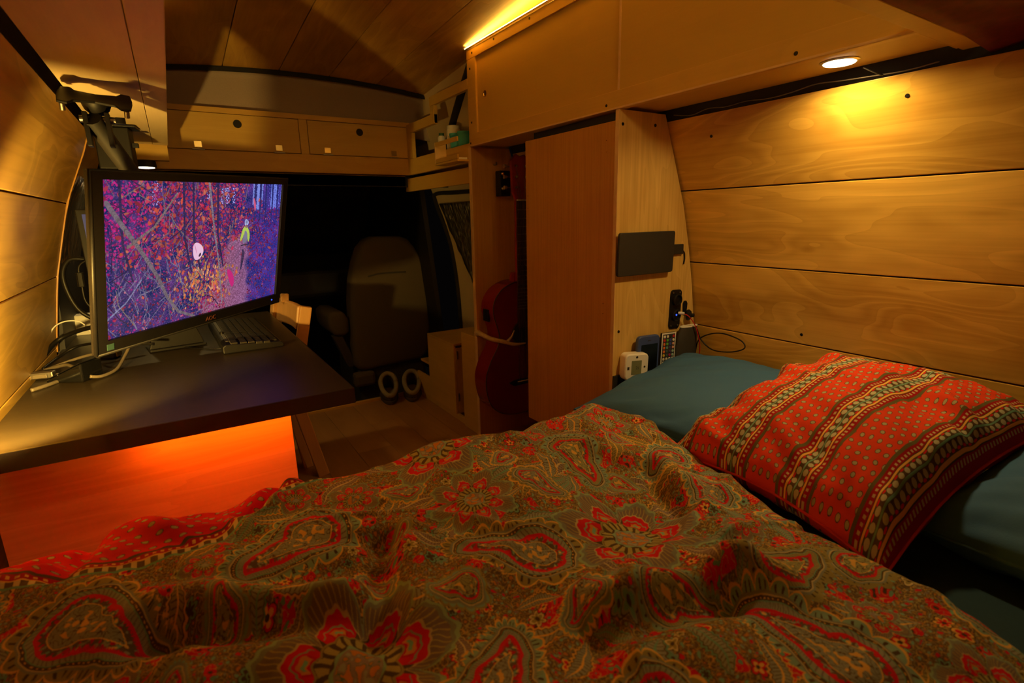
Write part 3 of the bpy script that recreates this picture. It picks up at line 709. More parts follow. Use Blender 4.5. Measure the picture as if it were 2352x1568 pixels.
# LED strips
for nm, x, y0, y1, z, lb in (('led_strip', FX - .004, -.1, 1.925, 1.5695, 'glowing yellow light strip along the top edge of the right cabinet'), ('led_strip', .036, -.1, 2.28, 1.5625, 'glowing yellow light strip along the top edge of the left cabinet')):
    t = thing(nm, lb, 'light strip', (x, (y0 + y1) / 2, z)); box('tape', M_white, (x - .004, x + .005, y0, y1, z, z + .0015), t, bevel=0)
    dd = MB()
    y = y0 + .01
    while y < y1 - .005:
        dd.box(x - .0035, x + .003, y, y + .012, z + .0012, z + .0040); y += .0145
    q = dd.build('diodes', M_led, t); q['kind'] = 'stuff'
# wire + dark gap between the cabinet and wall planks
wr = MB(); rr = random.Random(2); pts = []
y = 1.06
while y > .42: pts.append((xr(1.21) - .004 - rr.uniform(0, .006), y, 1.207 + rr.uniform(0, .010))); y -= .055
wr.tube(pts, .0011, 6); tag(wr.build('cabinet_wire', M_gray, smooth='all'), 'thin wire straggling along the gap above the right plank wall', 'wire')

# right open shelf ahead of the cabinet
osh = thing('open_shelf', 'open pine shelf with cut-out frame ahead of the long wall cabinet', 'shelf', (1.1, 2.25, 1.165))
box('front_board', M_rail, (FX, FX + .018, 1.927, 2.569, 1.165, 1.238), osh)
box('top_rail', M_rail, (FX, FX + .018, 1.927, 2.285, 1.435, 1.472), osh)
box('stile', M_rail, (FX + .001, FX + .019, 2.243, 2.284, 1.360, 1.434), osh)
box('middle_rail', M_rail, (FX, FX + .018, 2.243, 2.568, 1.358, 1.398), osh)
box('stile', M_rail, (FX, FX + .018, 2.505, 2.568, 1.239, 1.357), osh)
MB().prism([(FX + .019, 1.222)] + [(xr(1.222) - .004, 1.222), (xr(1.236) - .004, 1.236), (FX + .019, 1.236)], 1.93, 2.565).build('shelf_board', M_ply, osh)
tr = thing('shelf_tray', 'little open wooden tray projecting from the open shelf', 'tray', (1.0, 2.03, 1.17))
MB().box(.985, 1.036, 1.93, 2.14, 1.170, 1.178).build('base', M_ply, tr, .001)
MB().box(.985, 1.036, 2.132, 2.14, 1.178, 1.262).build('end_board', M_edge, tr, .001)
MB().box(.985, .992, 1.93, 2.132, 1.245, 1.262).build('upper_rail', M_rail, tr, .001)
MB().box(.985, .992, 1.93, 2.132, 1.179, 1.196).build('lower_rail', M_rail, tr, .001)
def jar(name, mat, x, y, z, prof, label, cat, lid=None):
    t = thing(name, label, cat, (x, y, z)); M = Matrix.Translation((x, y, z))
    MB().lathe(prof, 24, M).build('body', mat, t, smooth=True)
    if lid: MB().lathe([(r, zz) for r, zz in lid[1]], 24, M).build('lid', lid[0], t, smooth=True)
    return t
M_tealpl, nt_, b_ = newmat('teal_clear_plastic'); b_.inputs['Base Color'].default_value = (.10, .62, .66, 1); b_.inputs['Roughness'].default_value = .12
b_.inputs['Transmission Weight'].default_value = .2
M_green = plain('dark_green_cap', (.02, .10, .04), .5)
jar('supplement_jar', M_white, 1.13, 2.245, 1.2365, [(.028, 0), (.031, .003), (.031, .098), (.026, .108)], 'tallest white jar on the open shelf behind the teal cups', 'jar', (M_white, [(.029, .104), (.029, .116), (.027, .118)]))
jar('cream_bottle', M_white, 1.085, 2.275, 1.2365, [(.016, 0), (.018, .002), (.018, .040), (.017, .042), (.017, .070), (.011, .078)], 'short white bottle with a dark green cap at the shelf left', 'bottle', (M_green, [(.012, .076), (.012, .088)]))
for x, y, lb in ((1.095, 2.150, 'left of the two teal plastic cups on the open shelf'), (1.100, 2.085, 'right of the two teal plastic cups on the open shelf')):
    t = thing('plastic_cup', lb, 'cup', (x, y, 1.2365), 'teal cups on the open shelf'); M = Matrix.Translation((x, y, 1.2365))
    MB().lathe([(.021, 0), (.026, .004), (.029, .068), (.0275, .068), (.0245, .006), (.001, .005)], 24, M).build('body', M_tealpl, t, smooth=True)
    MB().lathe([(.0290, .060), (.0302, .062), (.0302, .070), (.0285, .070)], 24, M).build('rim', M_tealpl, t, smooth=True)
tag(box('folded_paper', M_white, (.995, 1.034, 1.94, 2.08, 1.1785, 1.1865)), 'folded pale paper lying in the little shelf tray', 'paper')
# roof rib + cream skin behind shelf
structure(shell('wall_right_front', xr, 1.935, 2.82, 0, 1.58, M_cream, .004))
rib = MB().tube([(1.10, 2.00, 1.55), (1.16, 2.28, 1.40), (1.19, 2.42, 1.30), (1.21, 2.52, 1.22)], .020, 8); structure(rib.build('trim_2', M_carpet, smooth='all'))
vb = box('valance_board', M_rail, (FX + .004, FX + .020, 1.93, 2.63, 1.088, 1.150)); tag(vb, 'slanting-ended pine board below the open shelf', 'board')

# ------------------------------------------------------------------ wardrobe
wd = thing('wardrobe', 'tall beech-fronted wardrobe between the bed and the cab', 'wardrobe', (1.2, 1.5, 0))
MB().prism(body_poly(FX + .001, 0, 1.222, inset=.006, n=8), 1.915, 1.933).build('side_panel', M_beech, wd)
MB().box(FX - .002, FX + .0005, 1.914, 1.934, 0, 1.222).build('edge_band', M_edge, wd)
ep = MB().prism(body_poly(FX, 0, 1.2225, inset=.006, n=10), 1.088, 1.101).build('end_panel', M_plyZ, wd, bevel=.0008)
MB().box(FX - .0012, FX - .0001, 1.088, 1.101, 0, 1.2225).build('edge_band', M_edge, wd)
door = box('door', M_beech, (FX, FX + .016, 1.103, 1.532, .218, 1.196), wd, bevel=.001)
for p in ((1.47, .30), (1.52, 1.02), (1.52, .98), (1.135, 1.15), (1.135, 1.12), (1.135, .70), (1.135, .67)): screw(door, (FX, p[0], p[1]), (-1, 0, 0), .0022, M_brass)
box('plinth', M_rail, (FX + .03, FX + .045, 1.103, 1.50, 0, .21), wd)
box('top_slot', M_gap, (FX + .02, FX + .03, 1.10, 1.51, 1.197, 1.22), wd, bevel=0)
MB().prism(body_poly(FX + .02, .185, .197, inset=.018), 1.103, 1.50).build('bottom_board', M_ply, wd)
for p in ((1.038 + .008, 1.186), (1.173, 1.191), (1.052, .621)):
    screw(ep, (p[0] + (.004 if p[0] < 1.06 else 0), 1.088, p[1]), (0, -1, 0), .0052)

# ------------------------------------------------------------------ guitar
GX, GY = 1.190, 1.795
gt = thing('acoustic_guitar', 'cherry red acoustic guitar hanging in the wardrobe opening', 'guitar', (GX, 1.85, .12))
def gout(n=60):
    ctrl = [(0, .695), (.045, .690), (.10, .665), (.135, .62), (.140, .57), (.125, .52), (.115, .475), (.125, .43), (.155, .38), (.180, .32), (.183, .26), (.165, .19), (.12, .145), (.06, .125), (0, .122)]
    pts = []
    for i in range(len(ctrl) - 1):
        p0 = ctrl[max(i - 1, 0)]; p1 = ctrl[i]; p2 = ctrl[i + 1]; p3 = ctrl[min(i + 2, len(ctrl) - 1)]
        for k in range(4):
            t = k / 4; pts.append(tuple(.5 * (2 * p1[j] + (-p0[j] + p2[j]) * t + (2 * p0[j] - 5 * p1[j] + 4 * p2[j] - p3[j]) * t * t + (-p0[j] + 3 * p1[j] - 3 * p2[j] + p3[j]) * t ** 3) for j in (0, 1)))
    pts.append(ctrl[-1]); return [(-a, z) for a, z in pts] + [(a, z) for a, z in pts[-2:0:-1]]
G = [(GX + a, z) for a, z in gout()]
MB().prism(G, GY + .002, GY + .098).build('body_side', M_gside, gt, smooth=True)
MB().prism([(GX + (x - GX) * 1.0, z) for x, z in G], GY - .001, GY + .002).build('soundboard', M_gtop, gt)
MB().tube([(x, GY, z) for x, z in G + [G[0]]], .0022, 6, False).build('binding', M_fret, gt)
MB().lathe([(.050, 0), (.050, .0015)], 32, Matrix.Translation((GX, GY - .001, .475)) @ Matrix.Rotation(math.radians(90), 4, 'X')).build('sound_hole', M_gap, gt)
MB().lathe([(.056, 0), (.056, .0008)], 32, Matrix.Translation((GX, GY - .0005, .475)) @ Matrix.Rotation(math.radians(90), 4, 'X')).build('rosette', M_fret, gt)
br = MB().prism([(GX - .075, .268), (GX - .05, .276), (GX + .05, .276), (GX + .075, .268), (GX + .05, .255), (GX - .05, .252)], GY - .010, GY).build('bridge', M_black, gt, bevel=.002)
MB().box(GX - .036, GX + .036, GY - .013, GY - .010, .268, .271).build('saddle', M_white, br)
MB().prism([(GX - .026, .50), (GX - .0215, 1.015), (GX + .0215, 1.015), (GX + .026, .50)], GY - .008, GY).build('fretboard', M_fret, gt)
fr = MB(); L0 = .62
for k in range(1, 21):
    z = 1.015 - L0 * (1 - 2 ** (-k / 12)) * 1.02; wv = .0215 + (1.015 - z) / .515 * .0045; fr.box(GX - wv, GX + wv, GY - .0092, GY - .008, z - .0008, z + .0008)
fr.build('frets', M_metal, gt)['kind'] = 'stuff'
MB().prism([(GX - .024, .60), (GX - .0215, 1.02), (GX + .0215, 1.02), (GX + .024, .60)], GY, GY + .020).build('neck', M_gside, gt, bevel=.006)
MB().prism([(GX - .035, .67), (GX + .035, .67), (GX + .03, .73), (GX - .03, .73)], GY + .015, GY + .05).build('neck_heel', M_gside, gt, bevel=.006)
hd = MB().prism([(GX - .021, 1.015), (GX - .038, 1.05), (GX - .042, 1.165), (GX - .02, 1.19), (GX, 1.182), (GX + .02, 1.19), (GX + .042, 1.165), (GX + .038, 1.05), (GX + .021, 1.015)], GY - .002, GY + .014).build('headstock', M_gside, gt, bevel=.002)
MB().box(GX - .0215, GX + .0215, GY - .012, GY - .002, 1.014, 1.019).build('nut', M_white, gt)
for sx in (-1, 1):
    for k in range(3):
        z = 1.065 + .04 * k
        t = MB().cyl((GX + sx * .024, GY - .010, z), (GX + sx * .024, GY - .002, z), .0045, .0045, 10)
        t.cyl((GX + sx * .024, GY - .004, z), (GX + sx * .024, GY + .022, z), .003, .003, 8); t.cyl((GX + sx * .024, GY + .02, z), (GX + sx * .055, GY + .02, z), .002, .002, 6); t.cyl((GX + sx * .052, GY + .02, z), (GX + sx * .064, GY + .02, z), .007, .008, 10); t.build('tuning_peg', M_metal, gt, smooth=True)
for k in range(6):
    a = -.0175 + .007 * k; b2 = -.028 + .0112 * k
    MB().tube([(GX + b2, GY - .012, .270), (GX + a, GY - .0125, 1.017), (GX + (-.024 if k < 3 else .024), GY - .006, 1.065 + .04 * (k if k < 3 else 5 - k))], .0006, 5, False).build('string', M_metal, gt)
box('control_plate', M_black, (GX - .147, GX - .138, GY + .035, GY + .075, .535, .585), gt)
hg = thing('guitar_hanger', 'small black bracket on the wardrobe side beside the guitar headstock', 'bracket', (1.16, 1.90, 1.08))
box('case', M_black, (1.145, 1.195, 1.875, 1.913, 1.035, 1.135), hg, bevel=.004)
MB().lathe([(.006, 0), (.007, .004), (.002, .008)], 14, Matrix.Translation((1.156, 1.875, 1.122)) @ Matrix.Rotation(math.radians(90), 4, 'X')).build('knob', M_brass, hg, smooth=True)
MB().lathe([(.006, 0), (.007, .004), (.002, .008)], 14, Matrix.Translation((1.156, 1.875, 1.065)) @ Matrix.Rotation(math.radians(90), 4, 'X')).build('knob', M_metal, hg, smooth=True)
MB().tube([(1.135, 1.885, 1.165), (1.140, 1.895, 1.16), (1.140, 1.912, 1.16)], .003, 8).build('hook', M_metal, hg)
an = thing('antler', 'pale forked antler holding the red guitar in place', 'antler', (1.0, 1.87, .47))
MB().tube([(1.035, 1.905, .475), (1.005, 1.83, .490), (1.02, 1.775, .478), (1.07, 1.755, .462), (1.12, 1.75, .445), (1.175, 1.752, .442)], [.011, .010, .009, .0085, .007, .003], 10).build('beam', M_bone, an, smooth='all')
MB().tube([(1.085, 1.755, .458), (1.105, 1.75, .478), (1.118, 1.748, .505)], [.007, .005, .0015], 8).build('tine', M_bone, an, smooth='all')
MB().lathe([(.015, 0), (.016, .008), (.010, .014)], 12, Matrix.Translation((1.035, 1.914, .475)) @ Matrix.Rotation(math.radians(90), 4, 'X')).build('burr', M_bone, an, smooth='all')

# ------------------------------------------------------------------ right side ahead of the wardrobe
win = thing('window_1', 'x', 'x', (1.28, 2.5, .8)); del win['label']; del win['category']; win['kind'] = 'structure'
gl = MB(); vs = []; ys = np.linspace(2.05, 2.74, 20); zs = np.linspace(0, 1, 14)
def wback(z): return 2.745 - .17 * ((1.03 - z) / .42) ** 1.6 if z < 1.03 else 2.745
for i, t in enumerate(ys):
    for z_ in zs:
        z = .56 + z_ * .475; yy = 2.05 + (wback(z) - 2.05) * (t - 2.05) / .69
        vs.append((xr(z) - .012 + .004 * math.sin(yy * 90 + z * 20), yy, z))
n = len(zs); gl.add(vs, [(i * n + j, (i + 1) * n + j, (i + 1) * n + j + 1, i * n + j + 1) for i in range(len(ys) - 1) for j in range(n - 1)])
o = gl.build('window_cover', M_refl, win, smooth='all'); s_ = o.modifiers.new('s', 'SOLIDIFY'); s_.thickness = .008
sealp = [(xr(1.075) - .006, 1.94, 1.075), (xr(1.08) - .006, 2.5, 1.082), (xr(1.08) - .008, 2.76, 1.085), (xr(1.05) - .008, 2.80, 1.04), (xr(.8) - .006, 2.79, .80), (xr(.5) - .006, 2.80, .50), (xr(.2) - .006, 2.80, .15)]
o = MB().tube(sealp, .011, 8).build('seal', M_carpet, win, smooth='all')
st = thing('step_box', 'plain wooden box on the floor in front of the cab seat', 'box', (1.12, 2.3, 0))
box('front_panel', M_rail, (1.042, 1.054, 2.165, 2.468, .028, .365), st); box('end_panel', M_rail, (1.055, 1.30, 2.165, 2.177, .028, .353), st)
box('lid', M_ply, (1.042, 1.31, 2.165, 2.468, .3655, .376), st); box('far_panel', M_rail, (1.055, 1.30, 2.455, 2.467, .028, .353), st); box('base', M_rail, (1.055, 1.30, 2.178, 2.454, .0, .012), st)
box('skirting', M_rail, (1.046, 1.062, 1.935, 2.60, .0005, .028), st)
for z in (.30, .09): box('hinge', M_metal, (1.056, 1.064, 2.160, 2.165, z, z + .04), st)
st2 = box('side_board', M_rail, (1.040, 1.054, 1.935, 2.075, 0, .452)); tag(st2, 'upright pine board against the front end of the wardrobe', 'board')
st3 = thing('corner_shelf', 'low wooden corner shelf between the box and the cab seat', 'shelf', (1.1, 2.54, 0))
box('front_panel', M_rail, (1.044, 1.056, 2.472, 2.64, .029, .135), st3); box('shelf_board', M_rail, (1.044, 1.25, 2.472, 2.58, .205, .217), st3); box('upright', M_gap, (1.20, 1.21, 2.472, 2.58, .03, .205), st3)

# slippers
def slipper(x, y, rz, label):
    t = thing('slipper', label, 'slipper', (x, y, 0), 'slippers on the floor'); t.rotation_euler = (0, 0, rz); bpy.context.view_layer.update()
    M = Matrix.Translation((x, y, 0)) @ Matrix.Rotation(rz, 4, 'Z')
    def ring(z, sc_, y0=0.0): return [M @ Vector((sc_ * .047 * math.cos(a) * (1 + .12 * math.sin(a)), y0 + sc_ * .125 * math.sin(a) + .125, z)) for a in np.linspace(0, 2 * math.pi, 25)[:-1]]
    def loft(rings, close=True):
        mb = MB(); vs = [v for r_ in rings for v in r_]; n = len(rings[0]); fs = [(i * n + k, i * n + (k + 1) % n, (i + 1) * n + (k + 1) % n, (i + 1) * n + k) for i in range(len(rings) - 1) for k in range(n)]
        fs.append(tuple(range(n))[::-1]); fs.append(tuple((len(rings) - 1) * n + k for k in range(n))); return mb.add(vs, fs)
    loft([ring(.0, .98), ring(.004, 1.04), ring(.016, 1.04), ring(.02, 1.0)]).build('sole', M_brown, t, smooth=True)
    # upper: tall at the toe, open at the heel with a fleece collar
    vs = []; n = 24
    for hgt in (0, .5, 1):
        for a in np.linspace(0, 2 * math.pi, n + 1)[:-1]:
            yy = .125 + .120 * math.sin(a); toe = max(0, math.sin(a)); z = .018 + hgt * (.030 + .078 * (.5 + .5 * math.sin(a))); k = 1 - .12 * hgt
            vs.append(M @ Vector((.047 * math.cos(a) * k, yy - hgt * toe * .075 + (.0 if toe else hgt * .006), z)))
    fs = [(i * n + k, i * n + (k + 1) % n, (i + 1) * n + (k + 1) % n, (i + 1) * n + k) for i in range(2) for k in range(n)]
    o = MB().add(vs, fs).build('upper', M_brown, t, smooth='all'); s_ = o.modifiers.new('s', 'SOLIDIFY'); s_.thickness = .006
    col = [M @ Vector((.041 * math.cos(a), .125 + .120 * math.sin(a) - max(0, math.sin(a)) * .075 + (.006 if math.sin(a) < 0 else 0), .048 + .078 * (.5 + .5 * math.sin(a)))) for a in np.linspace(0, 2 * math.pi, 25)]
    MB().tube(col, .0125, 8, False).build('fleece_collar', M_fleece, t, smooth='all')
    loft([ring(.0205, .86), ring(.030, .80)]).build('insole', M_fleece, t, smooth=True)
slipper(.850, 2.545, -.26, 'left slipper with pale fleece collar on the floor before the seat')
slipper(.962, 2.520, -.36, 'right slipper with pale fleece collar on the floor before the seat')

# ------------------------------------------------------------------ left upper cabinet
upl = thing('left_cabinet', 'overhead plywood cabinet on the left with its underside in view', 'cabinet', (-.05, 1.0, 1.223))
LXE = .033
MB().box(-.012, LXE, -.70, 2.32, 1.223, 1.2365).build('bottom_rail', M_under, upl, .0015)
MB().prism([(-.0135, 1.2245), (xl(1.2245) + .005, 1.2245), (xl(1.235) + .005, 1.235), (-.0135, 1.235)], -.70, 2.32).build('bottom_panel', M_under, upl)
MB().box(LXE - .012, LXE, -.70, 2.32, 1.237, 1.562).build('front_board', M_plyY, upl, .001)
MB().prism([(LXE - .013, 1.237), (xl(1.237) + .005, 1.237), (xl(1.50) + .004, 1.50), (LXE - .013, 1.56)], 2.30, 2.32).build('end_panel', M_ply, upl)
pk2 = thing('puck_lamp', 'lit puck lamp hanging at the far end of the left cabinet', 'lamp', PUCK_L)
Mk = Matrix.Translation(PUCK_L)
MB().lathe([(.030, .022), (.033, .018), (.034, 0), (.029, -.002)], 28, Mk).build('housing', M_black, pk2, smooth=True)
MB().lathe([(.0275, .0015), (.027, -.0035), (.018, -.005), (.001, -.0055)], 28, Mk).build('lens', M_puck, pk2, smooth='all')
MB().box(-.10, .03, 2.321, 2.36, 1.172, 1.30).build('mounting_block', M_ply, pk2, .001)
dbx = thing('control_box', 'black box with a side tab fixed under the left cabinet', 'box', (-.10, 1.95, 1.22))
Mb = Matrix.Translation((-.10, 1.92, 1.165)) @ Matrix.Rotation(math.radians(-6), 4, 'Z')
MB().box(-.042, .040, -.02, .05, -.06, .052, Mb).build('case', M_black, dbx, .003)
MB().box(-.048, .058, -.03, .055, .052, .057, Mb).build('mounting_plate', M_black, dbx, .001); MB().box(.041, .056, -.01, .004, .0, .012, Mb).build('tab', M_black, dbx, .001)

# ------------------------------------------------------------------ desk
desk = thing('desk', 'black desktop along the left wall above the glowing panel', 'desk', (-.02, 1.7, 0))
poly = [(-.318, .566), (.284, .566), (.284, .600), (-.318, .600)]
tp = MB().prism([(p[0], p[1]) for p in poly], 1.09, 2.30).build('desktop', M_desk, desk, bevel=.0012)
MB().box(-.31, .284, 1.0885, 1.0899, .5665, .5995).build('edge_band', M_deskedge, desk)
MB().box(.2841, .2855, 1.09, 2.30, .5665, .5995).build('edge_band', M_deskedge, desk)
MB().box(-.30, -.26, 2.2, 2.24, 0, .566).build('leg', M_blackm, desk, .001)
pan = box('support_panel', M_panel, (-.325, .163, 1.165, 1.180, 0, .5655), desk, bevel=.001)
t = thing('led_strip', 'orange light strip under the front edge of the black desktop', 'light strip', (0, 1.13, .562))
box('tape', M_white, (-.24, .24, 1.126, 1.134, .5645, .5655), t, bevel=0)
dd = MB()
for k in range(32): dd.box(-.235 + k * .0148, -.228 + k * .0148, 1.1265, 1.1335, .5625, .5645)
q = dd.build('diodes', M_led2, t); q['kind'] = 'stuff'

# cable tidy hole glow ring omitted; trailing edge strip near the wall
ch = thing('wooden_chair', 'wooden chair tucked at the far side of the black desk', 'chair', (.3, 2.1, 0))
def bar(a, b_, w_, t_, name, mat=M_chair, par=ch, bev=.004):
    a = Vector(a); b_ = Vector(b_); d = b_ - a; M = Matrix.Translation(a) @ d.to_track_quat('Z', 'Y').to_matrix().to_4x4()
    return MB().box(-w_ / 2, w_ / 2, -t_ / 2, t_ / 2, 0, d.length, M).build(name, mat, par, bevel=bev)
bar((.300, 1.985, .33), (.372, 1.975, .652), .030, .040, 'back_post'); bar((.265, 2.25, .33), (.320, 2.262, .655), .030, .040, 'back_post')
sl_ = MB(); n = 7; vs = []
A0, A1 = Vector((.362, 1.985, .655)), Vector((.318, 2.30, .650))
for k in range(n):
    t_ = k / (n - 1); p = A0.lerp(A1, t_) + Vector((.018 * math.sin(math.pi * t_), 0, 0))
    for dz, dx in ((0, 0), (-.085, -.016), (-.085, -.034), (0, -.018)): vs.append(p + Vector((dx, 0, dz)))
fs = [(i * 4 + a, i * 4 + (a + 1) % 4, (i + 1) * 4 + (a + 1) % 4, (i + 1) * 4 + a) for i in range(n - 1) for a in range(4)] + [(0, 1, 2, 3), tuple((n - 1) * 4 + q for q in (3, 2, 1, 0))]
sl_.add(vs, fs).build('backrest', M_chair, ch, bevel=.006)
bar((.335, 2.19, .645), (.338, 2.19, .678), .018, .030, 'finial')
box('seat', M_chair, (-.05, .315, 1.93, 2.28, .315, .335), ch, bevel=.006)
bar((.365, 1.95, 0), (.298, 1.952, .315), .024, .042, 'leg'); bar((.330, 2.055, 0), (.285, 2.06, .315), .022, .036, 'leg')
bar((-.02, 1.96, 0), (-.03, 1.97, .315), .024, .036, 'leg'); bar((-.02, 2.24, 0), (-.03, 2.23, .315), .024, .036, 'leg'); 

# ------------------------------------------------------------------ monitor
MR = Matrix(((0.7068, -0.6926, 0.1442), (0.7065, 0.6807, -0.1936), (0.0359, 0.2387, 0.9704))).to_4x4()
MM = Matrix.Translation((.068, 1.445, .882)) @ MR
mon = thing('monitor', 'large black-framed monitor showing a red autumn forest rider', 'monitor', (.068, 1.445, .882))
hw, hh = .282, .178
MB().prism(rrect(2 * hw - .05, 2 * hh - .05, .012), .008, .040, 'Y', MM).build('back_shell', M_black, mon, bevel=.006, smooth=True)
fr_ = MB()
sx0, sx1, sz0, sz1 = -.259, .264, -.152, .1635
for b_ in ((-hw, sx0, -hh, hh), (sx1, hw, -hh, hh), (sx0, sx1, sz1, hh), (sx0, sx1, -hh, sz0)): fr_.box(b_[0], b_[1], 0.0, .014, b_[2], b_[3], MM)
fr_.build('bezel', M_black, mon)
MB().tube([MM @ Vector((x, .003, z)) for x, z in ((-hw, -hh), (-hw, hh), (hw, hh), (hw, -hh), (-hw, -hh))], .004, 8, False).build('rim', M_black, mon, smooth='all')
me = bpy.data.meshes.new('screen'); me.from_pydata([MM @ Vector(p) for p in ((sx0, .006, sz0), (sx1, .006, sz0), (sx1, .006, sz1), (sx0, .006, sz1))], [], [(0, 1, 2, 3)])
uvl = me.uv_layers.new(name='UVMap')
for l, c in zip(uvl.data, ((0, 0), (1, 0), (1, 1), (0, 1))): l.uv = c
scr_m, nt_, b_ = newmat('forest_screen'); b_.inputs['Base Color'].default_value = (.005, .005, .006, 1); b_.inputs['Roughness'].default_value = .35
ti = nt_.nodes.new('ShaderNodeTexImage'); ti.image = to_image('autumn_forest', make_screen()); nt_.links.new(ti.outputs[0], b_.inputs['Emission Color']); b_.inputs['Emission Strength'].default_value = 1.0
me.materials.append(scr_m); so = link(bpy.data.objects.new('screen', me)); parent(so, mon)
def text(name, body, size, M, mat, par, ext=.0003):
    c = bpy.data.curves.new(name, 'FONT'); c.body = body; c.size = size; c.extrude = ext; c.align_x = 'CENTER'; c.align_y = 'CENTER'; c.resolution_u = 3
    o = bpy.data.objects.new(name, c); link(o); dg = bpy.context.evaluated_depsgraph_get(); me = bpy.data.meshes.new_from_object(o.evaluated_get(dg)); bpy.data.objects.remove(o)
    me.transform(M); o2 = link(bpy.data.objects.new(name, me)); me.materials.clear(); me.materials.append(mat)
    if par: parent(o2, par)
    return o2
TX = MM @ Matrix.Translation((.012, -.0008, -.166)) @ Matrix.Rotation(math.radians(90), 4, 'X')
lg = text('logo', 'AOC', .015, TX @ Matrix.Shear('XZ', 4, (0, 0)) , plain('logo_grey', (.16, .05, .03), .4), mon)
MB().cyl(MM @ Vector((.246, -.0010, -.165)), MM @ Vector((.246, .001, -.165)), .0022, .0022, 10).build('power_light', M_bluedot, mon)
MB().box(-.262, -.247, -.0006, .0, -.172, -.159, MM).build('sticker', plain('teal_sticker', (.03, .07, .06), .4), mon)
# second monitor
m2 = thing('second_monitor', 'slim dark second monitor standing behind the lit one', 'monitor', (.02, 1.80, .60))
M2 = Matrix.Translation((-.195, 1.72, .60)) @ Matrix.Rotation(math.radians(9), 4, 'Z') @ Matrix.Rotation(math.radians(-4), 4, 'X')
MB().box(0, .42, 0, .018, .115, .392, M2).build('bezel', M_black, m2, .002); MB().box(.012, .408, -.0006, .0, .13, .380, M2).build('screen', M_scr2, m2)
MB().prism([(0.10, .002), (.24, .002), (.20, .14), (.14, .14)], .02, .035, 'Y', M2).build('stand', M_black, m2, .002); MB().box(.10, .24, .0, .10, .0015, .009, M2).build('foot', M_black, m2, .002)

# monitor arm with an empty mounting head
arm = thing('display_stand', 'black monitor arm with an empty mounting head up under the left cabinet', 'display stand', (.0, 1.55, .60))
MB().tube([(-.098, 1.335, 1.150), (-.075, 1.39, 1.10), (.0, 1.515, .95)], .0165, 10, False).build('upper_arm', M_blackm, arm, smooth=True)
MB().cyl((.10, 1.545, .90), (.0, 1.52, .93), .022, .022, 14).build('joint', M_black, arm, smooth=True)
MB().cyl((.0, 1.525, .96), (-.02, 1.86, .62), .016, .016, 14).build('lower_arm', M_blackm, arm, smooth=True)
MB().cyl((-.02, 1.86, .601), (-.02, 1.86, .70), .02, .02, 16).build('post', M_black, arm, smooth=True); MB().box(-.07, .03, 1.82, 1.90, .601, .613).build('clamp_base', M_black, arm, .003)
Hh = Matrix.Translation((-.088, 1.350, 1.188)) @ Matrix.Rotation(math.radians(24), 4, 'X') @ Matrix.Rotation(math.radians(4), 4, 'Y')
pr = [(-.058, -.008), (-.055, -.05), (-.04, -.055), (-.032, -.035), (0, -.026), (.032, -.035), (.04, -.055), (.055, -.05), (.058, -.008), (.058, .008), (.055, .05), (.04, .055), (.032, .035), (0, .026), (-.032, .035), (-.04, .055), (-.055, .05), (-.058, .008)]
hp = MB().prism(pr, -.002, .003, 'Z', Hh).build('mounting_plate', M_black, arm, bevel=.0012)
for a in (-1, 1):
    for b_ in (-1, 1): MB().lathe([(.0045, 0), (.0045, .012), (.003, .013)], 10, Hh @ Matrix.Translation((a * .048, b_ * .047, -.015))).build('mounting_bolt', M_metal, arm, smooth=True)
MB().lathe([(.012, -.028), (.020, -.02), (.026, -.004), (.026, 0)], 18, Hh).build('swivel', M_black, arm, smooth=True)
MB().cyl((-.118, 1.345, 1.150), (-.060, 1.345, 1.150), .0065, .0065, 10).build('pivot_bolt', M_metal, arm, smooth=True)
MB().box(-.112, -.104, 1.33, 1.36, 1.10, 1.162).build('bracket', M_black, arm, .001); MB().box(-.078, -.070, 1.33, 1.36, 1.10, 1.162).build('bracket', M_black, arm, .001)
MB().box(-.062, -.046, 1.338, 1.352, 1.144, 1.156).build('lever', M_black, arm, .001)

# ------------------------------------------------------------------ keyboard
kb = thing('keyboard', 'black keyboard on the far part of the black desk', 'keyboard', (.14, 1.83, .60))
Kc = Matrix.Translation((.145, 1.828, .6005)) @ Matrix.Rotation(math.radians(1.5), 4, 'Z')
MB().prism([(-.078, 0), (-.078, .020), (-.070, .026), (.070, .016), (.078, .010), (.078, 0)], -.235, .235, 'Y', Kc).build('case', M_black, kb, .003)
kst = plain('keycap', (.028, .024, .018), .38, noise=.2)
rws = 6
for r_ in range(rws):
    x = -.044 + r_ * .0195 + (0 if r_ else -.004)
    y = .222; k = 0
    while y > -.218:
        wk = .0175
        if r_ == 5 and -.02 < y < .11 and True: wk = .0175 if y > .10 else .11 if y > .0 else .0175
        if r_ in (3, 4) and y > .20: wk = .030
        if abs(y - .02 + .09) < .004: y -= .006
        zt = .0235 - (x + .07) * .0714
        vsK = []
        MB().box(x - .0085, x + .0085, y - wk, y, zt - .001, zt + .0065, Kc).build('key', kst, kb, bevel=.0012)
        y -= wk + .0019
MB().box(-.066, -.058, -.19, .20, .0262, .0270, Kc).build('trim_bar', M_metal, kb)
MB().lathe([(.006, .0), (.006, .006), (.005, .007)], 14, Kc @ Matrix.Translation((-.062, -.06, .0255))).build('dial', M_black, kb, smooth=True)

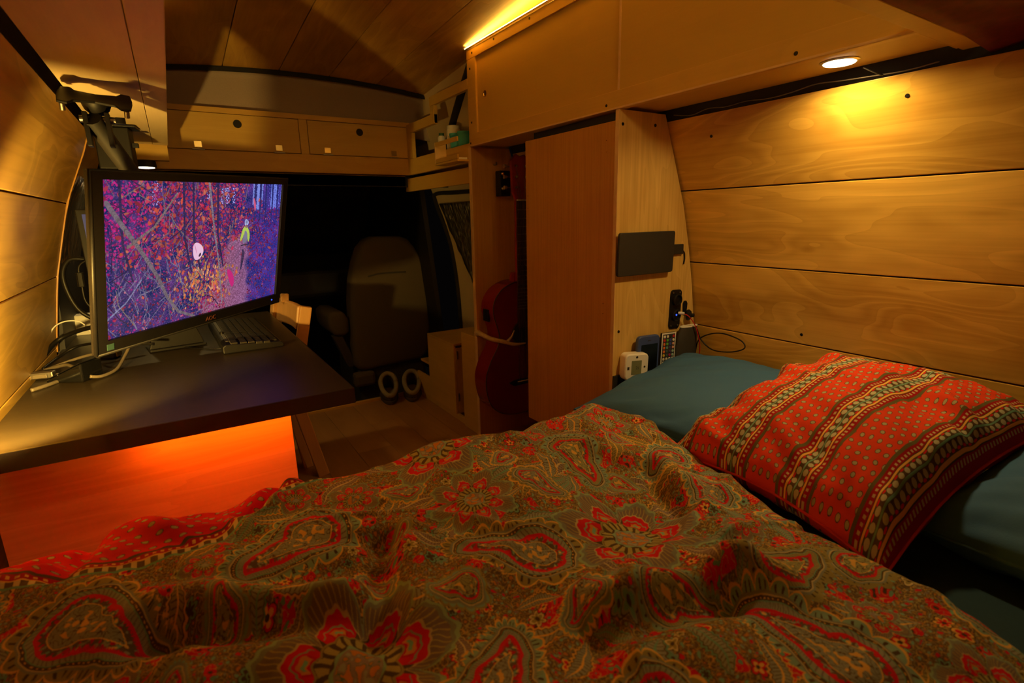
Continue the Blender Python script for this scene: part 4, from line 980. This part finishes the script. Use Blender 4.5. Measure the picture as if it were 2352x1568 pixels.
# wedge dock, connector, small gadgets, cables
dk = thing('charging_dock', 'glossy black wedge-shaped dock on the desk', 'dock', (-.255, 1.52, .60))
Md = Matrix.Translation((-.293, 1.545, .6005)) @ Matrix.Rotation(math.radians(-33), 4, 'Z')
MB().prism([(0, 0), (.088, 0), (.090, .045), (.004, .006)], .0, .062, 'Y', Md).build('case', M_glassd, dk, bevel=.004)
MB().prism([(.006, .0085), (.086, .0447), (.0855, .0462), (.0055, .0100)], .003, .059, 'Y', Md).build('top_plate', M_black, dk, bevel=.001)
MB().lathe([(.003, 0), (.003, .004), (.001, .005)], 10, Md @ Matrix.Translation((.022, .012, .0155))).build('contact', M_metal, dk, smooth=True)
cn = thing('cable_connector', 'silver video connector lying by the wall at the desk edge', 'connector', (-.33, 1.59, .60))
Mc = Matrix.Translation((-.300, 1.592, .602)) @ Matrix.Rotation(math.radians(-12), 4, 'Z')
MB().box(-.026, .020, -.010, .012, 0, .016, Mc).build('shell', M_metal, cn, .003); MB().box(-.018, .010, -.014, -.010, .003, .013, Mc).build('socket', M_gray, cn, .002)
MB().cyl(Mc @ Vector((.0, .012, .008)), Mc @ Vector((.0, .03, .008)), .006, .004, 10).build('strain_relief', M_gray, cn)
gd = thing('usb_hub', 'small dark gadget with gold contacts under the monitor corner', 'gadget', (-.18, 1.76, .60))
Mg = Matrix.Translation((-.192, 1.755, .6005)) @ Matrix.Rotation(math.radians(-20), 4, 'Z')
MB().box(-.025, .022, -.02, .02, 0, .014, Mg).build('case', M_black, gd, .002); MB().box(.0225, .028, -.012, .012, .003, .016, Mg).build('contacts', M_brass, gd)
def cable(label, pts, r=.0028, mat=M_black, name='cable'):
    o = MB().tube(pts, r, 8).build(name, mat, smooth='all'); tag(o, label, 'cable'); return o
cable('thick black cable looping down beside the second monitor', [(-.19, 1.80, .86), (-.235, 1.79, .865), (-.255, 1.78, .82), (-.24, 1.78, .74), (-.20, 1.78, .70), (-.14, 1.79, .68), (-.10, 1.80, .67)], .0055)
fer = thing('data_cable', 'thin black cable with a ferrite lump beside the second monitor', 'cable', (-.22, 1.77, .82))
MB().tube([(-.20, 1.77, .862), (-.217, 1.765, .845), (-.218, 1.765, .80), (-.215, 1.765, .75), (-.18, 1.77, .70)], .0026, 8).build('lead', M_black, fer, smooth='all'); MB().cyl((-.2185, 1.765, .795), (-.2175, 1.765, .832), .0085, .0085, 12).build('ferrite', M_black, fer, .001)
cable('black cable bundle rising from the desk to the monitor', [(-.335, 1.73, .604), (-.325, 1.80, .625), (-.30, 1.84, .65), (-.25, 1.82, .672), (-.19, 1.76, .69), (-.12, 1.62, .72), (-.09, 1.56, .76)], .006)
cable('black cable lying under the cable bundle', [(-.32, 1.70, .6035), (-.30, 1.78, .612), (-.26, 1.80, .632), (-.20, 1.74, .645), (-.14, 1.66, .65), (-.08, 1.66, .64)], .0035)
cable('grey cable crossing from the wall to the monitor', [(-.318, 1.66, .604), (-.28, 1.69, .612), (-.23, 1.67, .628), (-.17, 1.60, .648), (-.13, 1.56, .66), (-.09, 1.55, .70)], .0036, M_gray)
cable('grey cable running down into the back of the black dock', [(-.312, 1.68, .604), (-.29, 1.655, .612), (-.262, 1.62, .622), (-.243, 1.575, .625), (-.235, 1.548, .628)], .0042, M_gray)
cable('grey cable curving from the black dock under the monitor', [(-.205, 1.50, .612), (-.185, 1.515, .606), (-.160, 1.56, .608), (-.145, 1.62, .625), (-.13, 1.66, .65)], .0038, M_gray)
cable('grey cable lying along the desk to the silver connector', [(-.305, 1.475, .605), (-.285, 1.50, .605), (-.270, 1.53, .604), (-.265, 1.535, .604)], .0042, M_gray)
cable('white cord arching over the desk clutter', [(-.325, 1.86, .625), (-.315, 1.86, .672), (-.29, 1.87, .692), (-.255, 1.87, .690), (-.235, 1.86, .665), (-.225, 1.85, .63)], .0018, M_white)
cable('keyboard cord running away under the monitor', [(.085, 1.66, .606), (.055, 1.67, .6035), (.0, 1.73, .603), (-.06, 1.83, .603), (-.08, 1.95, .603)], .0018)

# left window reveal beyond the planks
lw = thing('window_2', 'x', 'x', (-.3, 2.2, .8)); del lw['label']; del lw['category']; lw['kind'] = 'structure'
tr_ = MB(); zs = np.linspace(.60, 1.20, 12)
poly = [(xl(z) + .003, z) for z in zs] + [(xl(z) - .015, z) for z in zs[::-1]]
MB().prism(poly, 1.926, 1.938).build('window_trim', M_beech, lw); MB().prism([(xl(z) - .018, z) for z in zs] + [(xl(z) - .030, z) for z in zs[::-1]], 1.938, 2.05).build('jamb', M_rail, lw)
vs = []; n = 10
for i, y in enumerate(np.linspace(2.06, 2.50, 16)):
    for z in np.linspace(.66, 1.10, n): vs.append((xl(z) - .022 + .004 * math.sin(y * 90), y, z))
o = MB().add(vs, [(i * n + j, (i + 1) * n + j, (i + 1) * n + j + 1, i * n + j + 1) for i in range(15) for j in range(n - 1)]).build('window_cover', M_refl, lw, smooth='all'); s_ = o.modifiers.new('s', 'SOLIDIFY'); s_.thickness = .008
MB().prism([(-.34, .60), (-.20, .60), (-.20, .665), (-.34, .665)], 2.18, 2.24).build('window_sill', M_white, lw, .002)
lwp = shell('wall_left_front', xl, 1.96, 2.60, 0, 1.55, M_ply, -.030)

# clip lamp that throws the glow up the left wall (its lamp head sits just left of the picture)
cl = thing('clip_lamp', 'small warm clip lamp shining forward along the left wall', 'lamp', LAMP)
Ldir = Vector((-.07, .42, .05)).normalized()
Ml = Matrix.Translation(LAMP) @ Ldir.to_track_quat('Z', 'Y').to_matrix().to_4x4()
MB().lathe([(.010, -.040), (.016, -.032), (.019, .0), (.020, .010), (.018, .010), (.014, -.026)], 20, Ml).build('shade', M_black, cl, smooth=True)
MB().lathe([(.0125, -.020), (.013, -.014), (.009, -.008), (.001, -.006)], 18, Ml).build('bulb', emis('bulb_glow', (1, .72, .30), 12), cl, smooth='all')
MB().box(LAMP[0] - .012, LAMP[0] + .012, LAMP[1] - .040, LAMP[1] - .022, LAMP[2] - .02, LAMP[2] + .02).build('clip', M_black, cl, .003)
MB().tube([(LAMP[0], LAMP[1] - .035, LAMP[2]), (-.285, .93, .71), (xl(.71) + .004, .93, .71)], .006, 8).build('bracket', M_black, cl)
sd_ = bpy.data.lights.new('clip_lamp_light', 'SPOT'); sd_.energy = 40; sd_.color = (1.0, .62, .13); sd_.spot_size = math.radians(128); sd_.spot_blend = .5; sd_.shadow_soft_size = .014
so_ = link(bpy.data.objects.new('clip_lamp_light', sd_)); so_.location = Vector(LAMP) + Ldir * .012; so_.rotation_euler = (-Ldir).to_track_quat('Z', 'Y').to_euler()

# ------------------------------------------------------------------ things on the wardrobe end panel (plane y = 1.088)
PY = 1.088
tb = thing('tablet', 'black tablet held flat on the wardrobe end panel', 'tablet', (1.14, PY, .84))
Mt = Matrix.Translation((1.140, PY - .016, .843)) @ Matrix.Rotation(math.radians(0), 4, 'Y')
MB().prism([(a + b_ * .04, b_) for a, b_ in rrect(.222, .120, .007)], -.006, .004, 'Y', Mt).build('case', M_blackm, tb, bevel=.002)
MB().box(1.06, 1.20, PY - .012, PY, .80, .88).build('mount', M_black, tb)
MB().box(1.235, 1.308, PY - .010, PY - .001, .832, .862).build('strap', M_blackm, tb, .002)
MB().tube([(1.305, PY - .004, .845), (1.318, PY - .004, .835), (1.322, PY - .003, .815), (1.320, PY - .002, .80)], .0022, 8).build('lead', M_black, tb)
ck = thing('clock', 'small square white digital clock on the wardrobe end panel', 'clock', (1.09, PY, .50))
Mc = Matrix.Translation((1.092, PY - .042, .517)) @ Matrix.Rotation(math.radians(-14), 4, 'Z') @ Matrix.Rotation(math.radians(2), 4, 'Y')
MB().prism(rrect(.078, .080, .014), 0, .034, 'Y', Mc).build('case', M_white, ck, bevel=.004, smooth=True)
MB().prism(rrect(.033, .042, .001), -.0008, .0002, 'Y', Mc @ Matrix.Translation((-.001, 0, -.001))).build('display', M_lcd, ck)
TXc = Mc @ Matrix.Translation((.003, -.0010, -.002)) @ Matrix.Rotation(math.radians(90), 4, 'X')
text('digits', '21', .013, TXc, plain('lcd_digit', (.09, .10, .06), .4), ck)
for (x, z, s_) in ((-.001, .030, .005), (.026, 0, .005), (-.001, -.030, .006), (-.028, -.002, .006)):
    q = MB(); 
    if z < -.02: q.prism([(x - .003, z + .005), (x + .003, z + .005), (x + .0006, z), (x + .003, z - .005), (x - .003, z - .005), (x - .0006, z)], -.0008, 0, 'Y', Mc)
    elif x > .02: q.lathe([(.003, 0), (.003, .0008)], 12, Mc @ Matrix.Translation((x, 0, z)) @ Matrix.Rotation(math.radians(90), 4, 'X'))
    elif z > .02: q.lathe([(.0035, 0), (.0035, .0006), (.002, .0006), (.002, 0)], 14, Mc @ Matrix.Translation((x, 0, z)) @ Matrix.Rotation(math.radians(90), 4, 'X'))
    else: q.box(x - .003, x + .003, -.0008, 0, z - .004, z + .004, Mc)
    q.build('symbol', M_ink, ck)
hk = box('magnet_plate', M_blackm, (1.036, 1.10, PY - .006, PY, .40, .49)); tag(hk, 'dark rectangular plate on the end panel below the white clock', 'plate')
wp = box('white_tag', M_edge, (1.088, 1.104, PY - .014, PY - .0062, .42, .478)); tag(wp, 'narrow pale strip standing below the white clock', 'strip')
def panel_dev(cx, cz, w_, h_, d_, r_): return Matrix.Translation((cx, PY - d_, cz))
ph = thing('phone', 'phone in a blue case between the clock and the remote', 'phone', (1.17, PY, .52))
Mp = Matrix.Translation((1.152, PY - .030, .523)) @ Matrix.Rotation(math.radians(1), 4, 'Y') @ Matrix.Rotation(math.radians(-4), 4, 'Z')
MB().prism(rrect(.085, .156, .013), 0, .013, 'Y', Mp).build('case', M_blue, ph, bevel=.003, smooth=True)
MB().prism(rrect(.064, .104, .002), -.0006, .0002, 'Y', Mp @ Matrix.Translation((0.002, 0, 0))).build('screen', M_glassd, ph)
MB().prism(rrect(.012, .0025, .001), -.0006, .0002, 'Y', Mp @ Matrix.Translation((0.0, 0, .063))).build('earpiece', M_ink, ph)
MB().lathe([(.006, 0), (.006, .0006)], 16, Mp @ Matrix.Translation((.0, 0, -.064)) @ Matrix.Rotation(math.radians(90), 4, 'X')).build('home_button', M_ink, ph)
box('holder', M_black, (1.128, 1.20, PY - .016, PY - .0005, .46, .575), ph)
rm = thing('remote_control', 'white-edged remote with rows of coloured buttons on the end panel', 'remote', (1.26, PY, .52))
Mr = Matrix.Translation((1.246, PY - .022, .526)) @ Matrix.Rotation(math.radians(1.5), 4, 'Y') @ Matrix.Rotation(math.radians(-4), 4, 'Z')
MB().prism(rrect(.058, .140, .002), .0005, .008, 'Y', Mr).build('case', M_black, rm, .001)
MB().prism(rrect(.058, .140, .002), -.0004, .0005, 'Y', Mr).build('face', M_white, rm)
MB().prism(rrect(.050, .132, .001), -.0008, -.0003, 'Y', Mr).build('overlay', plain('remote_dark', (.05, .045, .06), .5), rm)
bc = {'w': (.75, .72, .62), 'r': (.65, .02, .02), 'o': (.80, .18, .03), 'y': (.80, .55, .04), 'g': (.12, .45, .06), 'b': (.05, .08, .45), 't': (.12, .35, .32), 'k': (.03, .03, .03), 'p': (.75, .38, .30), 'm': (.45, .02, .12), 'd': (.07, .13, .13), 'v': (.10, .05, .16), 'c': (.35, .55, .50)}
bm_ = {k: plain('button_' + {'w': 'white', 'r': 'red', 'o': 'orange', 'y': 'yellow', 'g': 'green', 'b': 'blue', 't': 'teal', 'k': 'black', 'p': 'pink', 'm': 'magenta', 'd': 'dark_teal', 'v': 'violet', 'c': 'pale_teal'}[k], v, .45) for k, v in bc.items()}
for r_, row in enumerate(['wwkr', 'rgbw', 'ogbp', 'otvp', 'odvc', 'ydmc', 'wwww', 'wwww', 'wwww', 'wwww', 'wwww']):
    for c_, k in enumerate(row):
        MB().lathe([(.0044, 0), (.0044, .0012), (.0035, .0016)], 12, Mr @ Matrix.Translation((-.0185 + c_ * .0123, -.0006, .0585 - r_ * .0118)) @ Matrix.Rotation(math.radians(90), 4, 'X')).build('button', bm_[k], rm)
box('holder', M_black, (1.235, 1.295, PY - .013, PY - .0005, .50, .56), rm)
pb = thing('pouch', 'dark grey cylinder-shaped holder with a pale top, right of the remote', 'holder', (1.33, PY, .52))
Mo = Matrix.Translation((1.322, 1.062, .44))
pr = [(.048 * math.cos(a), .018 * math.sin(a)) for a in np.linspace(0, 2 * math.pi, 25)[:-1]]
q = MB(); vs = []
for z, k, dx in ((0, 1.0, 0), (.10, 1.0, 0), (.145, .90, .006), (.166, .78, .010)): vs += [Mo @ Vector((a * k + dx, b_ * k, z)) for a, b_ in pr]
n = 24; q.add(vs, [(i * n + k, i * n + (k + 1) % n, (i + 1) * n + (k + 1) % n, (i + 1) * n + k) for i in range(3) for k in range(n)] + [tuple(range(n))[::-1], tuple(3 * n + k for k in range(n))]).build('sleeve', plain('grey_neoprene', (.035, .030, .025), .75, noise=.2), pb, smooth=True)
q = MB(); q.prism([(a * .80 + .010, b_ * .80) for a, b_ in pr], .166, .169, 'Z', Mo).build('top', M_white, pb, bevel=.001)
sk = thing('power_outlet', 'black plate with two round power sockets on the end panel', 'power socket', (1.29, PY, .66))
Ms = Matrix.Translation((1.292, PY - .004, .662)) @ Matrix.Rotation(math.radians(2), 4, 'Y')
MB().prism(rrect(.050, .122, .012), 0, .0038, 'Y', Ms).build('plate', M_black, sk, bevel=.001)
for z in (.030, -.018): MB().lathe([(.019, 0), (.019, .008), (.015, .010), (.013, .004)], 20, Ms @ Matrix.Translation((0, 0, z)) @ Matrix.Rotation(math.radians(90), 4, 'X')).build('socket', M_black, sk, smooth=True)
for a in (-1, 1):
    for b_ in (-1, 1): screw(sk, Ms @ Vector((a * .015, 0, b_ * .052)), (0, -1, 0), .0032, M_metal)
MB().lathe([(.003, 0), (.003, .001)], 10, Ms @ Matrix.Translation((-.006, -.010, -.016)) @ Matrix.Rotation(math.radians(90), 4, 'X')).build('indicator', M_bluedot, sk)
cp = thing('dust_plug', 'black rubber dust plug hanging right of the power sockets', 'plug', (1.335, PY, .65))
MB().prism([(1.330, .64), (1.345, .64), (1.348, .675), (1.342, .684), (1.333, .684), (1.328, .675)], PY - .004, PY, 'Y').build('strap', M_black, cp, .001)
MB().lathe([(.017, 0), (.018, .006), (.012, .013), (.006, .014), (.006, .022), (.003, .023)], 18, Matrix.Translation((1.345, PY - .006, .638)) @ Matrix.Rotation(math.radians(90), 4, 'X') @ Matrix.Rotation(math.radians(30), 4, 'Y')).build('cap', M_black, cp, smooth=True)
M_redw = plain('red_wire', (.55, .015, .01), .3)
rw = thing('red_lead', 'red and dark twisted lead hanging from the power socket', 'cable', (1.31, 1.07, .6))
P_ = [(1.302, 1.070, .650), (1.318, 1.055, .642), (1.332, 1.04, .615), (1.345, 1.035, .58), (1.358, 1.035, .54), (1.362, 1.04, .50)]
MB().tube(P_, .0016, 7).build('red_core', M_redw, rw, smooth='all'); MB().tube([(a + .003, b_ + .003, c) for a, b_, c in P_], .0014, 7).build('dark_core', M_blackm, rw, smooth='all')
MB().cyl((1.300, 1.078, .650), (1.308, 1.062, .650), .005, .004, 10).build('connector', M_white, rw)
cable('thin black cord looped against the plank wall above the pillow', [(1.345, 1.04, .60), (1.355, 1.03, .565), (1.36, 0.99, .540), (1.362, .93, .545), (1.362, .885, .565), (1.366, .90, .585), (1.368, .96, .595), (1.368, 1.01, .585), (1.362, 1.045, .56), (1.362, 1.055, .51)], .0020)
cable('pale cord curving up at the foot of the wardrobe door', [(1.06, 1.53, .02), (1.03, 1.54, .10), (1.02, 1.50, .17), (1.06, 1.45, .20)], .0022, M_gray)

# ------------------------------------------------------------------ bed
bed = thing('bed_platform', 'bed platform and mattress filling the rear of the van', 'bed', (.5, .2, 0))
box('platform', M_ply, (-.31, 1.36, -.70, 1.02, .26, .285), bed); box('front_panel', M_ply, (.17, 1.02, 1.00, 1.015, 0, .259), bed)
mt_ = box('mattress', M_mattress, (-.315, 1.372, -.70, 1.015, .2855, .425), bed, bevel=.03)
DX0 = -.322
def xe(y): return np.interp(y, [-.3, 0, .12, .2, .36, .57, .8, .92, 1.0, 1.1], [.72, .735, .75, .755, .765, .845, .86, .86, .80, .74])
def sstep(t): t = np.clip(t, 0, 1); return t * t * (3 - 2 * t)
def seg(X, Y, a, b_, wdt, amp, sharp=1.0):
    ax, ay = a; bx, by = b_; dx, dy = bx - ax, by - ay; L2 = dx * dx + dy * dy
    t = np.clip(((X - ax) * dx + (Y - ay) * dy) / L2, 0, 1); d = np.hypot(X - ax - t * dx, Y - ay - t * dy)
    return amp * np.exp(-(d / wdt) ** 2) 
def npnoise(X, Y, sx, sy, seed, rot=0.0):
    r = np.random.default_rng(seed); c, s = math.cos(rot), math.sin(rot); U = (X * c + Y * s) / sx + 100; V = (-X * s + Y * c) / sy + 100
    tab = r.standard_normal((256, 256)); iu = np.floor(U).astype(int); iv = np.floor(V).astype(int); fu = sstep(U - iu); fv = sstep(V - iv)
    g = lambda a, b_: tab[a % 256, b_ % 256]
    return (g(iu, iv) * (1 - fu) * (1 - fv) + g(iu + 1, iv) * fu * (1 - fv) + g(iu, iv + 1) * (1 - fu) * fv + g(iu + 1, iv + 1) * fu * fv)
def duvet_z(X, Y):
    top = np.interp(X, [-.32, -.1, .28, .42, .60, .70, .78, .86], [.506, .516, .518, .528, .512, .512, .512, .498])
    top = top * 1.0 + np.where(Y < .8, -.022 * sstep((.85 - Y) / .4), 0)
    wx = X + .03 * npnoise(X, Y, .2, .2, 31); wy = Y + .03 * npnoise(X, Y, .2, .2, 32)
    z = top + .009 * npnoise(wx, wy, .24, .17, 1, .5) + .0055 * npnoise(wx, wy, .085, .16, 2, 1.0) + .0045 * npnoise(wx, wy, .04, .10, 3, .7) + .0016 * npnoise(wx, wy, .018, .05, 5, 1.1)
    rd = 1 - np.abs(npnoise(wx, wy, .16, .32, 7, 1.15)); z += .009 * np.clip(rd, 0, 1) ** 3
    rd = 1 - np.abs(npnoise(wx, wy, .30, .12, 17, .25)); z += .010 * np.clip(rd, 0, 1) ** 4
    for a, b_, w_, am in [((.19, .66), (.13, .50), .024, -.026), ((.23, .66), (.18, .48), .022, .014), ((-.07, .67), (.12, .555), .026, .020), ((-.09, .63), (.13, .525), .018, -.022),
                          ((.33, .355), (.50, .315), .022, -.024), ((.36, .39), (.55, .335), .020, .016), ((.32, .53), (.21, .49), .024, .018),
                          ((.68, .62), (.64, .51), .018, -.024), ((.72, .63), (.68, .48), .022, .012), ((.535, .345), (.57, .30), .03, .022), ((.76, .86), (.66, .77), .035, .018),
                          ((.10, .92), (.04, .84), .018, -.024), ((.14, .93), (.08, .83), .018, .016), ((-.16, .93), (-.18, .80), .018, -.020), ((.25, .25), (.60, .12), .03, -.016), ((.0, .50), (.10, .40), .025, -.02)]:
        z = z + seg(X, Y, a, b_, w_, am)
    te = np.clip((Y - (.80 + .012 * npnoise(X, Y, .09, .5, 9))) / .25, 0, 2); z = z - .21 * te ** 2
    ed = np.clip((X - (xe(Y) - .045)) / .08, 0, 1); z = z - .085 * ed ** 2 - .03 * ed
    return z
NU, NV = 430, 460
U, V = np.meshgrid(np.linspace(0, 1, NU), np.linspace(0, 1, NV), indexing='ij')
Yd = -.24 + V * (1.075 + .24); Yd = Yd + 0.0
Xd = DX0 + U * (xe(Yd) + .035 - DX0); Zd = duvet_z(Xd, Yd)
Zd = np.maximum(Zd, .30); Zd = np.where(Yd < 1.06, np.maximum(Zd, .428 - .6 * np.clip(Yd - .98, 0, 1)), Zd)
def grid_mesh(name, X, Y, Z, UVx, UVy, mat, par=None, solid=0):
    nu, nv = X.shape; me = bpy.data.meshes.new(name); co = np.stack([X, Y, Z], -1).reshape(-1, 3).astype(np.float32)
    me.vertices.add(len(co)); me.vertices.foreach_set('co', co.ravel())
    i, j = np.meshgrid(np.arange(nu - 1), np.arange(nv - 1), indexing='ij'); a = (i * nv + j).ravel(); f = np.stack([a, a + nv, a + nv + 1, a + 1], -1).astype(np.int32)
    me.loops.add(f.size); me.loops.foreach_set('vertex_index', f.ravel()); me.polygons.add(len(f)); me.polygons.foreach_set('loop_start', np.arange(0, f.size, 4, dtype=np.int32))
    me.update(calc_edges=True); me.validate()
    ul = me.uv_layers.new(name='UVMap'); uv = np.stack([UVx, UVy], -1).reshape(-1, 2)[f.ravel()].astype(np.float32); ul.data.foreach_set('uv', uv.ravel())
    me.polygons.foreach_set('use_smooth', np.ones(len(f), bool)); me.materials.append(mat)
    o = link(bpy.data.objects.new(name, me))
    if par: parent(o, par)
    if solid: s_ = o.modifiers.new('s', 'SOLIDIFY'); s_.thickness = solid; s_.offset = -1
    return o
M_duvet = cloth_mat('paisley_cotton', to_image('paisley_print', make_paisley()), bump=.25)
# cloth runs over the rounded far edge: add arc length to the print coordinate
dl = np.sqrt(np.diff(Yd, axis=1) ** 2 + np.diff(Zd, axis=1) ** 2); arc_ = np.concatenate([np.zeros((NU, 1)), np.cumsum(dl, axis=1)], 1); arc_ = np.concatenate([arc_[:1] * 0 + arc_.mean(0)], 0)
sarc = arc_ * (1.30 / arc_[:, -1:]) + 0
Ytex = Yd.copy(); Ytex = -.24 + (sarc - 0) * ((1.075 + .24) / 1.30)
Ytex = .25 * Ytex + .75 * Yd
dv = grid_mesh('duvet', Xd, Yd, Zd, (Xd - UX0) / (UX1 - UX0), (Ytex - UY0) / (UY1 - UY0), M_duvet, solid=.006)
tag(dv, 'rumpled paisley duvet with a red dotted border over the bed', 'duvet')

def pillow(name, label, cen, ux, uy, w_, h_, t_, mat, uvimg=False, seed=0, wr=.006, flat=.45, n=110, sag=0.0):
    """cushion: ux, uy = unit axes of its plane; w_ along ux, h_ along uy"""
    ux = np.array(ux, float); ux /= np.linalg.norm(ux); uy = np.array(uy, float); uy -= ux * (ux @ uy); uy /= np.linalg.norm(uy); nz = np.cross(ux, uy)
    a, b_ = np.meshgrid(np.linspace(-1, 1, n), np.linspace(-1, 1, n), indexing='ij')
    prof = (np.clip(1 - np.abs(a) ** 2.6, 0, 1) * np.clip(1 - np.abs(b_) ** 2.6, 0, 1)) ** flat
    pin = 1 - .085 * (1 - np.abs(a) ** 2) * np.abs(b_) ** 3; pin2 = 1 - .085 * (1 - np.abs(b_) ** 2) * np.abs(a) ** 3
    P = w_ / 2 * a * pin2; Q = h_ / 2 * b_ * pin
    cr_ = np.abs(a) ** 3 * np.abs(b_) ** 3
    t = thing(name, label, 'pillow', tuple(cen)); out = []
    for sg in (1, -1):
        wrk = wr * npnoise(P, Q, .05, .16, seed + sg, .6) + wr * .6 * npnoise(P, Q, .025, .09, seed + 5 + sg, 1.1)
        edge = np.maximum(np.abs(a), np.abs(b_)); rad = np.arctan2(b_, a)
        wrk = wrk * (.35 + edge ** 2) + wr * 1.3 * np.sin(rad * 23 + 3 * npnoise(P, Q, .1, .1, seed + 9)) * np.clip((edge - .6) / .4, 0, 1) * (1 - edge)
        wrk = wrk * np.clip((1 - edge) * 8, 0, 1)
        h = sg * (t_ / 2) * prof + wrk - sag * (a ** 2 + b_ ** 2) * .5
        XYZ = np.array(cen)[None, None] + P[..., None] * ux + Q[..., None] * uy + h[..., None] * nz
        o = grid_mesh('cover_top' if sg > 0 else 'cover_underside', XYZ[..., 0], XYZ[..., 1], XYZ[..., 2], (a + 1) / 2, (b_ + 1) / 2, mat, t)
        if sg < 0: o.data.flip_normals()
        ring_ = None
    ps = [np.array(cen) + w_ / 2 * aa * (1 - .085 * (1 - bb * bb) * abs(aa) ** 3) * ux + h_ / 2 * bb * (1 - .085 * (1 - aa * aa) * abs(bb) ** 3) * uy - nz * sag * (aa * aa + bb * bb) * .5
          for aa, bb in [(x, -1) for x in np.linspace(-1, 1, 14)] + [(1, x) for x in np.linspace(-1, 1, 14)[1:]] + [(x, 1) for x in np.linspace(1, -1, 14)[1:]] + [(-1, x) for x in np.linspace(1, -1, 14)[1:]]]
    MB().tube([tuple(p) for p in ps], .0028, 6, False).build('seam', mat, t, smooth='all')
    return t
pillow('bed_pillow', 'teal pillow lying flat against the wardrobe end panel', (1.112, .790, .484), (.08, -.99, .03), (-.98, -.08, -.13), .53, .49, .12, M_teal, seed=20, wr=.004)
pillow('bed_pillow', 'teal pillow at the right edge, behind the striped pillow', (1.115, -.02, .500), (-.10, -.99, .0), (-.98, .10, -.12), .60, .48, .16, M_teal, seed=40, wr=.006)
M_str = cloth_mat('striped_pillow_cotton', to_image('stripe_print', make_stripes()), bump=.2)
A, B, C_, D = [np.array(p) for p in ((1.285, .745, .60), (.825, .570, .492), (.735, .225, .485), (1.29, .255, .605))]
cen = (A + B + C_ + D) / 4; uu = (D + C_ - A - B) / 2; vv = (A + D - B - C_) / 2
pillow('striped_pillow', 'red pillow with floral stripes lying on the teal pillows', cen + np.array((.0, 0, .014)), uu, vv, np.linalg.norm(uu) * 1.04, np.linalg.norm(vv) * .99, .155, M_str, seed=60, wr=.012, sag=.045)

# red cloth hung past the end of the cabinet
vs = []; nx, ny = 50, 50
for i in range(nx + 1):
    for j in range(ny + 1):
        x = .20 + 1.045 * i / nx; y = -.70 + 1.089 * j / ny
        z = 1.2235 + .03 * max(0, math.sin(math.pi * min(1, (.39 - y) / .8))) - .008 * max(0, (x - 1.1) / .145) + min(1, (.40 - y) / .12) * (.007 * math.sin(y * 30 + x * 9) + .004 * math.sin(y * 50 + x * 41) + .004 * math.sin(x * 23)); vs.append((x, y, z))
o = MB().add(vs, [(i * (ny + 1) + j, (i + 1) * (ny + 1) + j, (i + 1) * (ny + 1) + j + 1, i * (ny + 1) + j + 1) for i in range(nx) for j in range(ny)]).build('red_curtain', M_reds, smooth='all')
s_ = o.modifiers.new('s', 'SOLIDIFY'); s_.thickness = .004; tag(o, 'dark red cloth slung under the roof behind the pale cross board', 'cloth')
